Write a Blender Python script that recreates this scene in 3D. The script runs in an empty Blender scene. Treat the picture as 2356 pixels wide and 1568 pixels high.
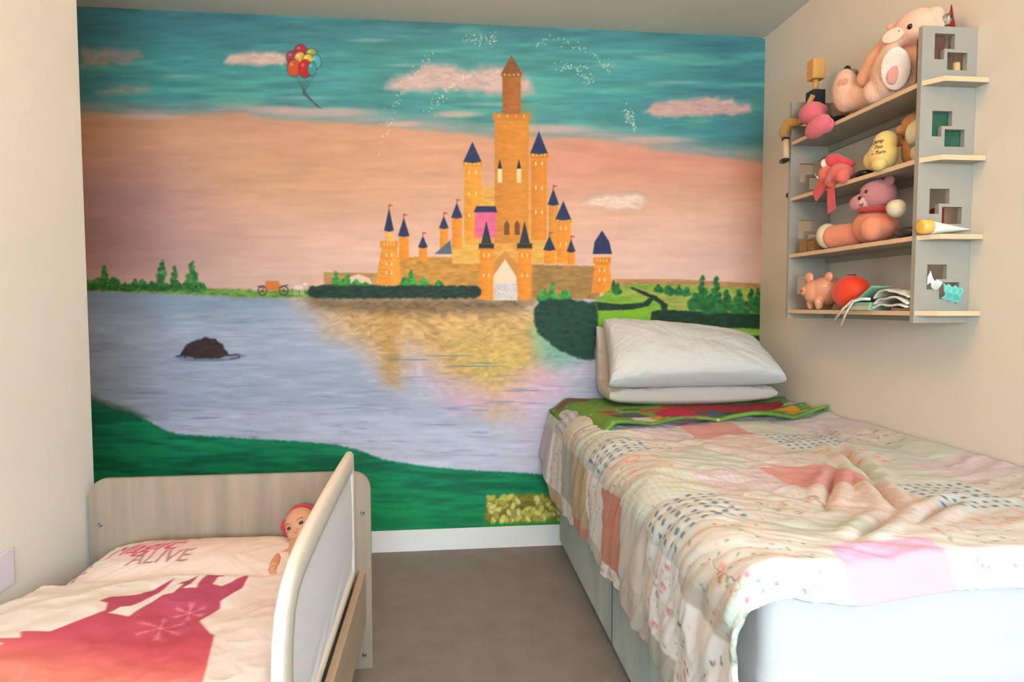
import bpy, bmesh, math, random
import numpy as np
from mathutils import Vector, Matrix, noise as mnoise
sc = bpy.context.scene
C = bpy.context.collection
random.seed(4)
# ------------------------------------------------------------------ camera
F_PX = 1486.04
YAW, PITCH, ROLL = -.1067, -.0542, -.001
CAM = Vector((1.5189, -2.9842, 1.1335))
def cam_axes():
    f = Vector((-math.sin(YAW), math.cos(YAW), 0)); r = Vector((math.cos(YAW), math.sin(YAW), 0)); u = Vector((0, 0, 1))
    f2 = f*math.cos(PITCH) + u*math.sin(PITCH); u2 = u*math.cos(PITCH) - f*math.sin(PITCH)
    return r*math.cos(ROLL) + u2*math.sin(ROLL), u2*math.cos(ROLL) - r*math.sin(ROLL), f2
R_, U_, F_ = cam_axes()
cd = bpy.data.cameras.new('camera'); co = bpy.data.objects.new('camera', cd); C.objects.link(co)
cd.sensor_width = 36; cd.sensor_fit = 'HORIZONTAL'; cd.lens = F_PX/2356*36; cd.clip_start = .02
co.matrix_world = Matrix(((R_.x, U_.x, -F_.x, CAM.x), (R_.y, U_.y, -F_.y, CAM.y), (R_.z, U_.z, -F_.z, CAM.z), (0, 0, 0, 1)))
sc.camera = co
# ------------------------------------------------------------------ view + light
sc.view_settings.view_transform = 'Standard'; sc.view_settings.look = 'None'
sc.view_settings.gamma = 1; sc.view_settings.use_curve_mapping = False
sc.view_settings.exposure = 0.0
w = bpy.data.worlds.new('daylight'); sc.world = w; w.use_nodes = True
w.node_tree.nodes['Background'].inputs[0].default_value = (.80, .90, 1, 1)
w.node_tree.nodes['Background'].inputs[1].default_value = 1.0
def area(name, loc, rot, sx, sy, power, col):
    l = bpy.data.lights.new(name, 'AREA'); l.shape = 'RECTANGLE'; l.size = sx; l.size_y = sy; l.energy = power; l.color = col
    o = bpy.data.objects.new(name, l); o.location = loc; o.rotation_euler = rot; C.objects.link(o); return o
# daylight entering through the window in the wall behind the camera
area('window_daylight', (1.9, -5.46, 1.5), (math.radians(90), 0, 0), 1.9, 1.15, 156, (.75, .90, 1))
def point(name, loc, power, col, rad):
    l = bpy.data.lights.new(name, 'POINT'); l.energy = power; l.color = col; l.shadow_soft_size = rad
    o = bpy.data.objects.new(name, l); o.location = loc; C.objects.link(o); return o
W, H, XL, YB = 3.046, 2.4, .465 , -5.5     # right wall, ceiling, left wall face, wall behind the camera

# ------------------------------------------------------------------ helpers
def srgb(c):
    if isinstance(c, str):
        c = tuple(int(c[i:i+2], 16) for i in (0, 2, 4))
    return tuple((v/255/12.92 if v/255 <= .04045 else ((v/255+.055)/1.055)**2.4) for v in c[:3])
MATS = {}
def mat(name, c=(200, 200, 200), rough=.6, var=0., vscale=8, vstretch=(1, 1, 1), bump=0., bscale=60, bstretch=(1, 1, 1), sheen=0., metal=0., trans=0., coat=0., attr=None, alpha=1., spec=.5, ior=1.45, sss=0.):
    if name in MATS: return MATS[name]
    m = bpy.data.materials.new(name); m.use_nodes = True; nt = m.node_tree; N = nt.nodes; L = nt.links
    b = N['Principled BSDF']; b.inputs['Roughness'].default_value = rough
    b.inputs['Metallic'].default_value = metal; b.inputs['Transmission Weight'].default_value = trans
    b.inputs['Coat Weight'].default_value = coat; b.inputs['Sheen Weight'].default_value = sheen
    b.inputs['Specular IOR Level'].default_value = spec; b.inputs['IOR'].default_value = ior; b.inputs['Alpha'].default_value = alpha
    if sss: b.inputs['Subsurface Weight'].default_value = sss; b.inputs['Subsurface Scale'].default_value = .01
    col = srgb(c) + (1,)
    b.inputs['Base Color'].default_value = col
    tc = N.new('ShaderNodeTexCoord')
    def noise(scale, stretch, det=4):
        mp = N.new('ShaderNodeMapping'); mp.inputs['Scale'].default_value = stretch
        L.new(tc.outputs['Object'], mp.inputs[0])
        n = N.new('ShaderNodeTexNoise'); n.inputs['Scale'].default_value = scale; n.inputs['Detail'].default_value = det
        L.new(mp.outputs[0], n.inputs['Vector']); return n
    src = None
    if attr:
        a = N.new('ShaderNodeAttribute'); a.attribute_name = attr; src = a.outputs['Color']; L.new(src, b.inputs['Base Color'])
    if var:
        n = noise(vscale, vstretch); mr = N.new('ShaderNodeMapRange'); mr.inputs[1].default_value = .25; mr.inputs[2].default_value = .75
        mr.inputs[3].default_value = 1-var; mr.inputs[4].default_value = 1+var; L.new(n.outputs[0], mr.inputs[0])
        mx = N.new('ShaderNodeMix'); mx.data_type = 'RGBA'; mx.blend_type = 'MULTIPLY'; mx.inputs[0].default_value = 1
        if src: L.new(src, mx.inputs[6])
        else: mx.inputs[6].default_value = col
        L.new(mr.outputs[0], mx.inputs[7]); L.new(mx.outputs[2], b.inputs['Base Color'])
    if bump:
        n = noise(bscale, bstretch, 3); bp = N.new('ShaderNodeBump'); bp.inputs['Strength'].default_value = bump; bp.inputs['Distance'].default_value = .01
        L.new(n.outputs[0], bp.inputs['Height']); L.new(bp.outputs[0], b.inputs['Normal'])
    MATS[name] = m; return m

def tag(o, label=None, cat=None, group=None, kind=None):
    if label: o['label'] = label
    if cat: o['category'] = cat
    if group: o['group'] = group
    if kind: o['kind'] = kind
    return o
def empty(name, loc, label, cat, rz=0, group=None):
    o = bpy.data.objects.new(name, None); o.empty_display_size = .05; o.location = loc; o.rotation_euler = (0, 0, rz)
    C.objects.link(o); return tag(o, label, cat, group)
def link(name, me, m=None, parent=None, smooth=False, world=True):
    o = bpy.data.objects.new(name, me); C.objects.link(o)
    if m: me.materials.append(m)
    if smooth: me.shade_smooth()
    if parent:
        o.parent = parent
        if world: o.matrix_parent_inverse = parent_world(parent).inverted()
    return o
def parent_world(p):
    m = p.matrix_basis.copy()
    while p.parent: m = p.parent.matrix_basis @ p.matrix_parent_inverse @ m if p.parent.parent is None else m; p = p.parent
    return m
def bm_obj(name, bm, m=None, parent=None, smooth=False):
    me = bpy.data.meshes.new(name); bmesh.ops.recalc_face_normals(bm, faces=bm.faces); bm.to_mesh(me); bm.free()
    return link(name, me, m, parent, smooth)
def box_bm(x0, x1, y0, y1, z0, z1, bev=0., seg=2, bm=None, rot=None):
    b2 = bmesh.new(); bmesh.ops.create_cube(b2, size=1)
    for v in b2.verts: v.co = Vector(((x0+x1)/2+v.co.x*(x1-x0), (y0+y1)/2+v.co.y*(y1-y0), (z0+z1)/2+v.co.z*(z1-z0)))
    if bev: bmesh.ops.bevel(b2, geom=b2.edges[:], offset=bev, segments=seg, affect='EDGES', profile=.5)
    if rot: bmesh.ops.rotate(b2, verts=b2.verts, cent=Vector(((x0+x1)/2, (y0+y1)/2, (z0+z1)/2)), matrix=rot)
    if bm is None: return b2
    me = bpy.data.meshes.new('t'); b2.to_mesh(me); b2.free(); bm.from_mesh(me); bpy.data.meshes.remove(me); return bm
def prism(pts, axis, a0, a1, bev=0.):
    """closed 2D outline extruded along an axis ('x','y','z')"""
    bm = bmesh.new()
    def P(p, a): return {'x': (a, p[0], p[1]), 'y': (p[0], a, p[1]), 'z': (p[0], p[1], a)}[axis]
    v0 = [bm.verts.new(P(p, a0)) for p in pts]; v1 = [bm.verts.new(P(p, a1)) for p in pts]; n = len(pts)
    bm.faces.new(v0); bm.faces.new(v1[::-1])
    for i in range(n): bm.faces.new((v0[i], v1[i], v1[(i+1) % n], v0[(i+1) % n]))
    bmesh.ops.recalc_face_normals(bm, faces=bm.faces)
    if bev: bmesh.ops.bevel(bm, geom=[e for e in bm.edges if len(e.link_faces) == 2 and e.calc_face_angle(0) > .6], offset=bev, segments=2, affect='EDGES')
    return bm
def rrect(x0, x1, z0, z1, r, n=6, which=(1, 1, 1, 1)):
    out = []
    for k, (cx, cz, a0) in enumerate(((x1-r, z1-r, 0), (x0+r, z1-r, 90), (x0+r, z0+r, 180), (x1-r, z0+r, 270))):
        if which[k]: out += [(cx+r*math.cos(math.radians(a0+90*i/n)), cz+r*math.sin(math.radians(a0+90*i/n))) for i in range(n+1)]
        else: out.append(((x1, z1), (x0, z1), (x0, z0), (x1, z0))[k])
    return out
def lathe(prof, n=28, M=None):
    bm = bmesh.new(); rings = []
    for r, z in prof:
        rings.append([bm.verts.new((r*math.cos(2*math.pi*i/n), r*math.sin(2*math.pi*i/n), z)) for i in range(n)])
    for a, b in zip(rings, rings[1:]):
        for i in range(n): bm.faces.new((a[i], a[(i+1) % n], b[(i+1) % n], b[i]))
    bm.faces.new(rings[0][::-1]); bm.faces.new(rings[-1])
    bmesh.ops.remove_doubles(bm, verts=bm.verts, dist=1e-6)
    if M is not None: bmesh.ops.transform(bm, matrix=M, verts=bm.verts)
    return bm
def tube(pts, rad, n=8, bm=None):
    """tube along points, rad number or list; closed ends"""
    bm = bm or bmesh.new(); P = [Vector(p) for p in pts]; rings = []
    for i, p in enumerate(P):
        t = (P[min(i+1, len(P)-1)]-P[max(i-1, 0)]).normalized()
        a = t.cross(Vector((0, 0, 1))) if abs(t.z) < .95 else t.cross(Vector((1, 0, 0)))
        a.normalize(); b = t.cross(a); r = rad[i] if isinstance(rad, (list, tuple)) else rad
        rings.append([bm.verts.new(p+(a*math.cos(2*math.pi*k/n)+b*math.sin(2*math.pi*k/n))*r) for k in range(n)])
    for a, b in zip(rings, rings[1:]):
        for k in range(n): bm.faces.new((a[k], a[(k+1) % n], b[(k+1) % n], b[k]))
    bm.faces.new(rings[0][::-1]); bm.faces.new(rings[-1]); return bm
def ell(c, r, rot=(0, 0, 0), bm=None, sub=3):
    """ellipsoid centre c radii r euler rot (degrees)"""
    bm = bm or bmesh.new()
    from mathutils import Euler
    M = Matrix.Translation(c) @ Euler([math.radians(a) for a in rot]).to_matrix().to_4x4() @ Matrix.Diagonal((r[0], r[1], r[2], 1))
    bmesh.ops.create_icosphere(bm, subdivisions=sub, radius=1, matrix=M); return bm
def capsule(a, b, ra, rb, bm=None):
    bm = bm or bmesh.new(); a = Vector(a); b = Vector(b)
    for i in range(9):
        t = i/8; r = ra+(rb-ra)*t; bmesh.ops.create_icosphere(bm, subdivisions=3, radius=r, matrix=Matrix.Translation(a.lerp(b, t)))
    return bm
def blend(name, bm, m, parent, voxel=.004, smooth=6, fuzz=0.):
    """melt overlapping blobs of bm into ONE continuous surface"""
    me = bpy.data.meshes.new(name+'_src'); bm.to_mesh(me); bm.free()
    t = bpy.data.objects.new(name+'_src', me); C.objects.link(t)
    r = t.modifiers.new('r', 'REMESH'); r.mode = 'VOXEL'; r.voxel_size = voxel; r.use_smooth_shade = True
    s = t.modifiers.new('s', 'SMOOTH'); s.iterations = smooth; s.factor = .5
    dg = bpy.context.evaluated_depsgraph_get(); dg.update()
    out = bpy.data.meshes.new_from_object(t.evaluated_get(dg)); out.name = name
    bpy.data.objects.remove(t); bpy.data.meshes.remove(me); out.materials.clear()
    if fuzz:
        for v in out.vertices: v.co += v.normal*fuzz*mnoise.noise(v.co*260)
    return link(name, out, m, parent, True)
def fast_mesh(name, V, Q, cols=None):
    me = bpy.data.meshes.new(name); V = np.asarray(V, np.float32); Q = np.asarray(Q, np.int32)
    me.vertices.add(len(V)); me.vertices.foreach_set('co', V.ravel())
    me.loops.add(Q.size); me.loops.foreach_set('vertex_index', Q.ravel())
    me.polygons.add(len(Q)); me.polygons.foreach_set('loop_start', np.arange(0, Q.size, 4, dtype=np.int32))
    me.update(calc_edges=True)
    if cols is not None:
        a = me.color_attributes.new('paint', 'FLOAT_COLOR', 'POINT')
        a.data.foreach_set('color', np.concatenate([cols, np.ones((len(cols), 1))], 1).astype(np.float32).ravel())
    return me
def grid_quads(n, m, off=0, flip=False):
    i, j = np.meshgrid(np.arange(n-1), np.arange(m-1), indexing='ij'); a = (i*m+j).ravel()+off
    q = np.stack([a, a+m, a+m+1, a+1], 1); return q[:, ::-1] if flip else q
# numpy noise -------------------------------------------------------
_tab = np.random.RandomState(7).rand(16, 256, 256)
def vn(x, y, s=0):
    x = np.asarray(x, float); y = np.asarray(y, float); xi = np.floor(x).astype(int); yi = np.floor(y).astype(int)
    fx = x-xi; fy = y-yi; fx = fx*fx*(3-2*fx); fy = fy*fy*(3-2*fy); T = _tab[s % 16]
    a = T[xi & 255, yi & 255]; b = T[(xi+1) & 255, yi & 255]; c = T[xi & 255, (yi+1) & 255]; d = T[(xi+1) & 255, (yi+1) & 255]
    return (a*(1-fx)+b*fx)*(1-fy)+(c*(1-fx)+d*fx)*fy
def fbm(x, y, o=4, s=0):
    r = 0; a = .5; t = 0
    for k in range(o): r = r+a*vn(x*2**k+13.7*k, y*2**k+5.1*k, s+k); t += a; a *= .5
    return r/t
def sst(a, b, x):
    t = np.clip((x-a)/(b-a), 0, 1); return t*t*(3-2*t)
# paint canvas ------------------------------------------------------
class Canvas:
    """a painting in its own drawing units; later read into a surface's colour attribute"""
    def __init__(s, x0, x1, y0, y1, step=1.):
        s.x0, s.y0, s.st = x0, y0, step
        s.xs = np.arange(x0, x1, step); s.ys = np.arange(y0, y1, step)
        s.X, s.Y = np.meshgrid(s.xs, s.ys); s.a = np.zeros(s.X.shape+(3,))
    def mix(s, col, al, sl=None):
        t = s.a if sl is None else s.a[sl]; c = np.array(col if not isinstance(col, str) else tuple(int(col[i:i+2], 16) for i in (0, 2, 4)), float)
        t[...] = t*(1-al[..., None])+c*al[..., None]
    def poly(s, pts, col, soft=1., op=1., tex=0., wob=0.):
        P = np.array(pts, float); m = soft*2+wob*2
        i0 = max(int((P[:, 1].min()-m-s.y0)/s.st), 0); i1 = min(int((P[:, 1].max()+m-s.y0)/s.st)+2, s.a.shape[0])
        j0 = max(int((P[:, 0].min()-m-s.x0)/s.st), 0); j1 = min(int((P[:, 0].max()+m-s.x0)/s.st)+2, s.a.shape[1])
        if i1 <= i0 or j1 <= j0: return
        sl = (slice(i0, i1), slice(j0, j1)); X = s.X[sl]; Y = s.Y[sl]
        if wob: X = X+wob*(fbm(X/ (wob*3), Y/(wob*3), 3, 3)-.5)*2; Y = Y+wob*(fbm(X/(wob*3)+9, Y/(wob*3), 3, 4)-.5)*2
        ins = np.zeros(X.shape, bool); d2 = np.full(X.shape, 1e12)
        for (ax, ay), (bx, by) in zip(P, np.roll(P, -1, 0)):
            if ay != by:
                c = ((ay > Y) != (by > Y)) & (X < (bx-ax)*(Y-ay)/(by-ay)+ax); ins ^= c
            ex, ey = bx-ax, by-ay; L = ex*ex+ey*ey+1e-9; t = np.clip(((X-ax)*ex+(Y-ay)*ey)/L, 0, 1)
            d2 = np.minimum(d2, (X-ax-t*ex)**2+(Y-ay-t*ey)**2)
        sd = np.sqrt(d2)*np.where(ins, 1, -1); al = np.clip(.5+sd/max(soft, 1e-5)*.5, 0, 1)*op
        if tex: al = al; c0 = np.array(col if not isinstance(col, str) else tuple(int(col[i:i+2], 16) for i in (0, 2, 4)), float); n = (fbm(X/14, Y/5, 3, 6)-.5)*2*tex; s.a[sl] = s.a[sl]*(1-al[..., None])+np.clip(c0*(1+n[..., None]), 0, 255)*al[..., None]
        else: s.mix(col, al, sl)
    def blob(s, cx, cy, rx, ry, col, soft=.3, op=1., rot=0.):
        R = max(rx, ry)*1.3+2*s.st
        i0 = max(int((cy-R-s.y0)/s.st), 0); i1 = min(int((cy+R-s.y0)/s.st)+1, s.a.shape[0]); j0 = max(int((cx-R-s.x0)/s.st), 0); j1 = min(int((cx+R-s.x0)/s.st)+1, s.a.shape[1])
        if i1 <= i0 or j1 <= j0: return
        sl = (slice(i0, i1), slice(j0, j1)); dx = s.X[sl]-cx; dy = s.Y[sl]-cy; c, n = math.cos(rot), math.sin(rot)
        d = np.sqrt(((dx*c+dy*n)/rx)**2+((-dx*n+dy*c)/ry)**2); s.mix(col, (1-sst(1-soft, 1+soft*.5, d))*op, sl)
    def line(s, pts, wd, col, op=1.):
        for (ax, ay), (bx, by) in zip(pts, pts[1:]):
            L = math.hypot(bx-ax, by-ay) or 1; nx, ny = -(by-ay)/L*wd/2, (bx-ax)/L*wd/2
            s.poly([(ax+nx, ay+ny), (bx+nx, by+ny), (bx-nx, by-ny), (ax-nx, ay-ny)], col, .8*s.st, op)
    def read(s, x, y):
        fx = np.clip((x-s.x0)/s.st, 0, s.a.shape[1]-1.001); fy = np.clip((y-s.y0)/s.st, 0, s.a.shape[0]-1.001)
        i = fy.astype(int); j = fx.astype(int); u = (fx-j)[..., None]; v = (fy-i)[..., None]
        c = (s.a[i, j]*(1-u)+s.a[i, j+1]*u)*(1-v)+(s.a[i+1, j]*(1-u)+s.a[i+1, j+1]*u)*v
        c = np.clip(c, 0, 255)/255; return np.where(c <= .04045, c/12.92, ((c+.055)/1.055)**2.4)
def text_tris(txt, size=1., shear=0.):
    cu = bpy.data.curves.new('t', 'FONT'); cu.body = txt; cu.size = size; cu.shear = shear; cu.align_x = 'CENTER'; cu.resolution_u = 3
    o = bpy.data.objects.new('t', cu); C.objects.link(o); dg = bpy.context.evaluated_depsgraph_get(); dg.update()
    me = bpy.data.meshes.new_from_object(o.evaluated_get(dg)); me.calc_loop_triangles()
    T = [[tuple(me.vertices[i].co[:2]) for i in t.vertices] for t in me.loop_triangles]
    bpy.data.objects.remove(o); bpy.data.curves.remove(cu); bpy.data.meshes.remove(me); return T
# ------------------------------------------------------------------ mural painting on the far wall
def wall_to_sheet(X, Z):
    """position on the painted wall (metres) -> units of the mural drawing (its origin is top left, y down)"""
    dx = X-CAM.x; dy = -CAM.y; dz = Z-CAM.z; q = dx*F_.x+dy*F_.y+dz*F_.z
    return 1178+F_PX*(dx*R_.x+dy*R_.y+dz*R_.z)/q, 784-F_PX*(dx*U_.x+dy*U_.y+dz*U_.z)/q
def paint_mural():
    cv = Canvas(60, 1790, -10, 1330, 1.25); X, Y = cv.X, cv.Y; A = cv.a
    st = fbm(X/110, Y/13, 4, 1)-.5; st2 = fbm(X/60+5, Y/7, 3, 2)-.5; big = fbm(X/260, Y/70, 3, 5)-.5
    # sunset sky below, teal sky above
    edge = np.interp(X[0], [60, 200, 400, 560, 700, 900, 1000, 1140, 1300, 1400, 1560, 1650, 1760], [255, 262, 268, 262, 278, 292, 300, 318, 318, 322, 345, 362, 372])[None, :]+st*26
    pk = np.array([212, 160, 130.])+0*A
    t = sst(330, 660, Y)[..., None]; pk = pk*(1-t)+np.array([222, 186, 172.])*t
    lf = (sst(620, 250, X)*sst(300, 460, Y)*sst(700, 560, Y))[..., None]; pk = pk*(1-lf*.8)+np.array([176, 135, 142.])*lf*.8
    wm = (sst(300, 600, X)*sst(1150, 800, X)*sst(290, 380, Y)*sst(520, 420, Y))[..., None]; pk = pk*(1-wm*.5)+np.array([212, 164, 126.])*wm*.5
    rt = (sst(1150, 1350, X)*np.exp(-((Y-360)/70)**2))[..., None]; pk = pk*(1-rt*.6)+np.array([224, 150, 132.])*rt*.6
    pk = pk*(1+.10*st[..., None]+.12*big[..., None])
    A[...] = pk
    teal = np.array([72, 148, 150.])+0*A
    dk = (sst(150, 40, Y)+.7*sst(1450, 1700, X)+.5*sst(330, 200, X))[..., None].clip(0, 1); teal = teal*(1-.55*dk)+np.array([56, 102, 122.])*.55*dk
    gr = (sst(-.02, .2, big+st*.4))[..., None]; teal = teal*(1-.45*gr)+np.array([92, 172, 152.])*.45*gr
    teal = teal*(1+.26*st[..., None]+.16*st2[..., None])
    cv.mix((0, 0, 0), np.zeros(X.shape)); al = sst(10, -16, Y-edge)[..., None]; A[...] = A*(1-al)+teal*al
    # grey lilac bands where the two meet
    bd = np.exp(-((Y-edge+14)/17)**2)*(.75+st*1.8).clip(0, 1); cv.mix((176, 160, 158), bd*.8)
    for (x, y, rx, ry) in ((640, 252, 70, 10), (760, 258, 120, 12), (1050, 262, 60, 9), (1255, 296, 120, 11), (330, 268, 90, 8), (1510, 322, 100, 10), (930, 285, 50, 7)):
        cv.blob(x, y, rx, ry, (214, 176, 168), .7, .7)
    # clouds
    def cloud(pts, c=(206, 178, 172), soft=9, op=.9, wob=8):
        cv.poly(pts, (150, 160, 166), soft+5, op*.6, 0, wob); cv.poly([(x, y+3) for x, y in pts], c, soft, op, .12, wob)
    cloud([(888, 205), (905, 178), (950, 162), (985, 148), (1040, 152), (1075, 160), (1130, 152), (1180, 158), (1215, 180), (1228, 205), (1190, 214), (1100, 208), (1010, 204), (940, 206)])
    cloud([(515, 140), (530, 124), (590, 116), (640, 118), (668, 130), (655, 142), (590, 146)], (222, 188, 174), 5)
    cloud([(186, 148), (188, 112), (250, 110), (310, 118), (325, 130), (300, 142), (240, 144)], (150, 146, 142), 6, .85)
    cloud([(220, 214), (250, 200), (330, 196), (345, 208), (300, 216)], (150, 158, 148), 6, .7)
    cloud([(1484, 258), (1500, 238), (1560, 226), (1620, 222), (1680, 228), (1726, 238), (1730, 250), (1700, 258), (1600, 262), (1520, 268)], (206, 166, 158), 5)
    cloud([(1340, 468), (1360, 450), (1420, 446), (1470, 444), (1490, 456), (1470, 474), (1400, 478)], (240, 208, 188), 6, .9)
    for (x, y, rx) in ((1500, 132, 38), (850, 92, 60), (1400, 150, 30), (700, 225, 80), (1130, 240, 60), (1560, 190, 70), (420, 175, 50), (930, 150, 40)): cv.blob(x, y, rx, 5, (140, 178, 178), .9, .6)
    cv.poly([(178, 8), (320, 22), (318, 26), (178, 15)], (60, 84, 96), 3, .7)
    # lake
    lk = np.array([164, 178, 202.])+0*A
    up = sst(760, 680, Y)[..., None]; lk = lk*(1-.6*up)+np.array([132, 158, 182.])*.6*up
    dn = sst(900, 1060, Y)[..., None]; lk = lk*(1-dn)+np.array([200, 204, 226.])*dn
    lk = lk*(1+.12*st[..., None]+.14*st2[..., None])
    al = sst(-3, 3, Y-np.interp(X[0], [60, 205, 580, 740, 1000, 1400], [664, 668, 680, 686, 688, 690])[None, :])[..., None]; A[...] = A*(1-al)+lk*al
    cv.poly([(700, 690), (1370, 688), (1360, 860), (1250, 1000), (1130, 960), (1000, 900), (900, 870), (800, 770), (720, 720)], (214, 190, 204), 60, .75, .12, 25)
    cv.poly([(700, 686), (1300, 684), (1300, 760), (1260, 850), (1200, 905), (1130, 930), (1050, 880), (1020, 850), (940, 790), (905, 880), (870, 850), (850, 790), (760, 740), (720, 710)], (204, 166, 106), 42, .95, .25, 26)
    cv.poly([(1040, 770), (1240, 760), (1200, 930), (1140, 945), (1080, 880)], (212, 186, 100), 36, .6, .2, 20)
    cv.poly([(1225, 760), (1300, 790), (1330, 830), (1280, 850), (1240, 830)], (110, 176, 160), 20, .8, .15, 10)
    cv.poly([(875, 700), (920, 700), (908, 880), (888, 880)], (184, 140, 74), 20, .7, .2, 8)
    cv.poly([(1000, 880), (1130, 900), (1260, 850), (1290, 900), (1200, 950), (1060, 940)], (222, 180, 212), 34, .7, .1, 15)
    cv.poly([(706, 684), (1110, 684), (1230, 690), (1180, 716), (1000, 722), (820, 722), (720, 706)], (120, 98, 70), 14, .85, .3, 10)
    rs = np.random.RandomState(3)
    for i in range(520):
        x = rs.uniform(215, 1370); y = 700+rs.rand()**.8*350
        if 720 < x < 1250 and y < 860: continue
        cv.blob(x, y, rs.uniform(12, 50), rs.uniform(.9, 2.2), ((120, 128, 176), (206, 216, 236), (128, 150, 178), (214, 206, 228))[rs.randint(4)], .6, rs.uniform(.2, .6), rs.uniform(-.05, .05))
    for x, y, r in ((940, 827, 60), (1030, 818, 60), (1090, 842, 70), (1200, 898, 50), (1110, 835, 30)): cv.blob(x, y, r, 1.6, (64, 128, 150), .5, .7)
    # far shore and its trees
    cv.poly([(178, 640), (212, 644), (300, 655), (400, 660), (500, 663), (600, 668), (745, 664), (745, 684), (580, 684), (400, 676), (178, 668)], (108, 150, 66), 3, 1, .3, 3)
    def shrub(x, y0, y1, wd, c=(58, 118, 58), n=26, seed=0):
        r = np.random.RandomState(seed+int(x))
        for i in range(n):
            t = (i/n); y = y1+(y0-y1)*(1-t) if False else y0+(y1-y0)*t; ww = wd*(1-t*.82)
            d = r.uniform(-.25, .35); cc = tuple(min(255, v*(1+d)) for v in c)
            cv.blob(x+r.uniform(-1, 1)*ww*.75, y+r.uniform(-3, 3), ww*.45+2, ww*.35+3, cc, .5, .9, r.uniform(-.5, .5))
    for x, y0, y1, wd in ((240, 656, 612, 13), (372, 662, 600, 17), (402, 664, 612, 14), (442, 664, 602, 19), (225, 656, 644, 16), (262, 656, 640, 16), (310, 660, 644, 10), (326, 660, 646, 12), (350, 660, 650, 12), (460, 666, 652, 12)): shrub(x, y0, y1, wd)
    for x in range(206, 470, 9): shrub(x, 664, 652, 7, (48, 104, 52), 6)
    # low stone wall with a half arch, left and right of the castle
    cv.poly([(745, 626), (870, 628), (870, 664), (745, 664)], (182, 142, 88), 1.5, 1, .15)
    cv.poly([(795, 656), (800, 638), (825, 630), (850, 640), (858, 658)], (236, 200, 180), 1.5)
    cv.poly([(1408, 642), (1560, 642), (1750, 652), (1750, 668), (1408, 664)], (178, 136, 88), 2, 1, .15)
    # plain toy-like castle
    O1, O2, O3, DB = (226, 140, 44), (222, 168, 82), (186, 116, 48), (40, 50, 92)
    def tower(x0, x1, y0, y1, c=O1, cone=0, cc=DB, flare=0, ring=0, wins=0):
        mx = (x0+x1)/2
        cv.poly([(x0, y0), (x1, y0), (x1+flare, y1), (x0-flare, y1)], c, 1.3, 1, .10)
        cv.poly([(mx, y0), (x1, y0), (x1+flare, y1), (mx+flare*.3, y1)], tuple(min(255, v*1.10+6) for v in c), (x1-x0)*.35, .55)
        if ring: cv.poly([(x0-ring, y0-2), (x1+ring, y0-2), (x1+ring, y0+ring*2), (x1, y0+ring*3), (x0, y0+ring*3), (x0-ring, y0+ring*2)], tuple(v*.97 for v in c), 1.5); [cv.blob(x0+(x1-x0)*(k+.5)/4, y0+ring, 2, 3.5, (242, 200, 130), .4, .8) for k in range(4)]
        if cone: cv.poly([(mx, y0-cone), (x1+2, y0), (mx, y0+3), (x0-2, y0)], cc, 1.2, 1, .2)
        for k in range(wins):
            for sx in (.3, .7): cv.blob(x0+(x1-x0)*sx, y0+ring*3+12+(y1-y0-ring*3-20)*k/max(wins, 1), 1.8, 5, (250, 222, 170), .4, .95)
        if cone and ring == 0 or cone > 60: cv.line([(mx, y0-cone-8), (mx, y0-cone)], 1.4, (120, 70, 50)); cv.poly([(mx, y0-cone-9), (mx+10, y0-cone-6), (mx, y0-cone-3)], (220, 60, 60), .8)
    cv.poly([(905, 590), (1108, 592), (1108, 684), (905, 684)], (196, 144, 66), 2, 1, .18, 2)
    cv.poly([(1216, 608), (1380, 612), (1380, 688), (1216, 688)], (162, 126, 70), 2, 1, .18, 2)
    cv.poly([(1040, 548), (1280, 548), (1280, 606), (1040, 606)], (226, 176, 84), 2, 1, .1)
    cv.poly([(1070, 430), (1250, 430), (1250, 560), (1070, 560)], O2, 1.5, 1, .12)
    tower(1138, 1216, 262, 560, (206, 134, 52), 0, ring=5)
    tower(1156, 1198, 168, 262, (160, 100, 48), 42, (130, 84, 50), ring=3)
    tower(1068, 1106, 372, 552, (224, 152, 54), 46, ring=4, wins=3)
    tower(1222, 1258, 352, 552, (214, 134, 48), 50, ring=4, wins=3)
    tower(1040, 1062, 500, 572, O1, 34); tower(1012, 1030, 524, 580, O1, 28); tower(1262, 1284, 470, 580, (206, 142, 56), 36)
    tower(918, 940, 542, 596, O1, 42); tower(964, 982, 568, 600, O1, 26)
    tower(1280, 1312, 504, 606, (228, 144, 46), 42, ring=3, wins=2); tower(1252, 1276, 574, 606, O1, 32); tower(1306, 1322, 578, 608, O1, 28)
    cv.poly([(1092, 486), (1142, 486), (1142, 546), (1092, 546)], (222, 106, 144), 1.2, 1, .1); cv.poly([(1096, 474), (1140, 474), (1144, 488), (1090, 488)], DB, 1.2)
    for x in (1166, 1190): cv.poly([(x-6, 540), (x-6, 516), (x, 506), (x+6, 516), (x+6, 540)], (120, 74, 40), 1.2)
    cv.poly([(1000, 584), (1036, 552), (1040, 584)], (86, 104, 124), 1.5)
    for x in (1150, 1194): cv.poly([(x-5, 388), (x, 366), (x+5, 388)], (38, 36, 50), 1); cv.poly([(x-5, 388), (x+5, 388), (x+5, 420), (x-5, 420)], (244, 214, 160), 1.2)
    cv.poly([(1108, 560), (1222, 560), (1222, 688), (1108, 688)], (220, 162, 78), 1.5, 1, .12)
    cv.poly([(1124, 660), (1128, 610), (1162, 576), (1194, 610), (1200, 660)], (202, 142, 66), 2); cv.poly([(1134, 690), (1134, 636), (1162, 596), (1188, 636), (1190, 690)], (244, 216, 190), 1.2)
    cv.poly([(1134, 690), (1134, 652), (1190, 652), (1190, 690)], (206, 200, 204), 1.5, 1, .1)
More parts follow.
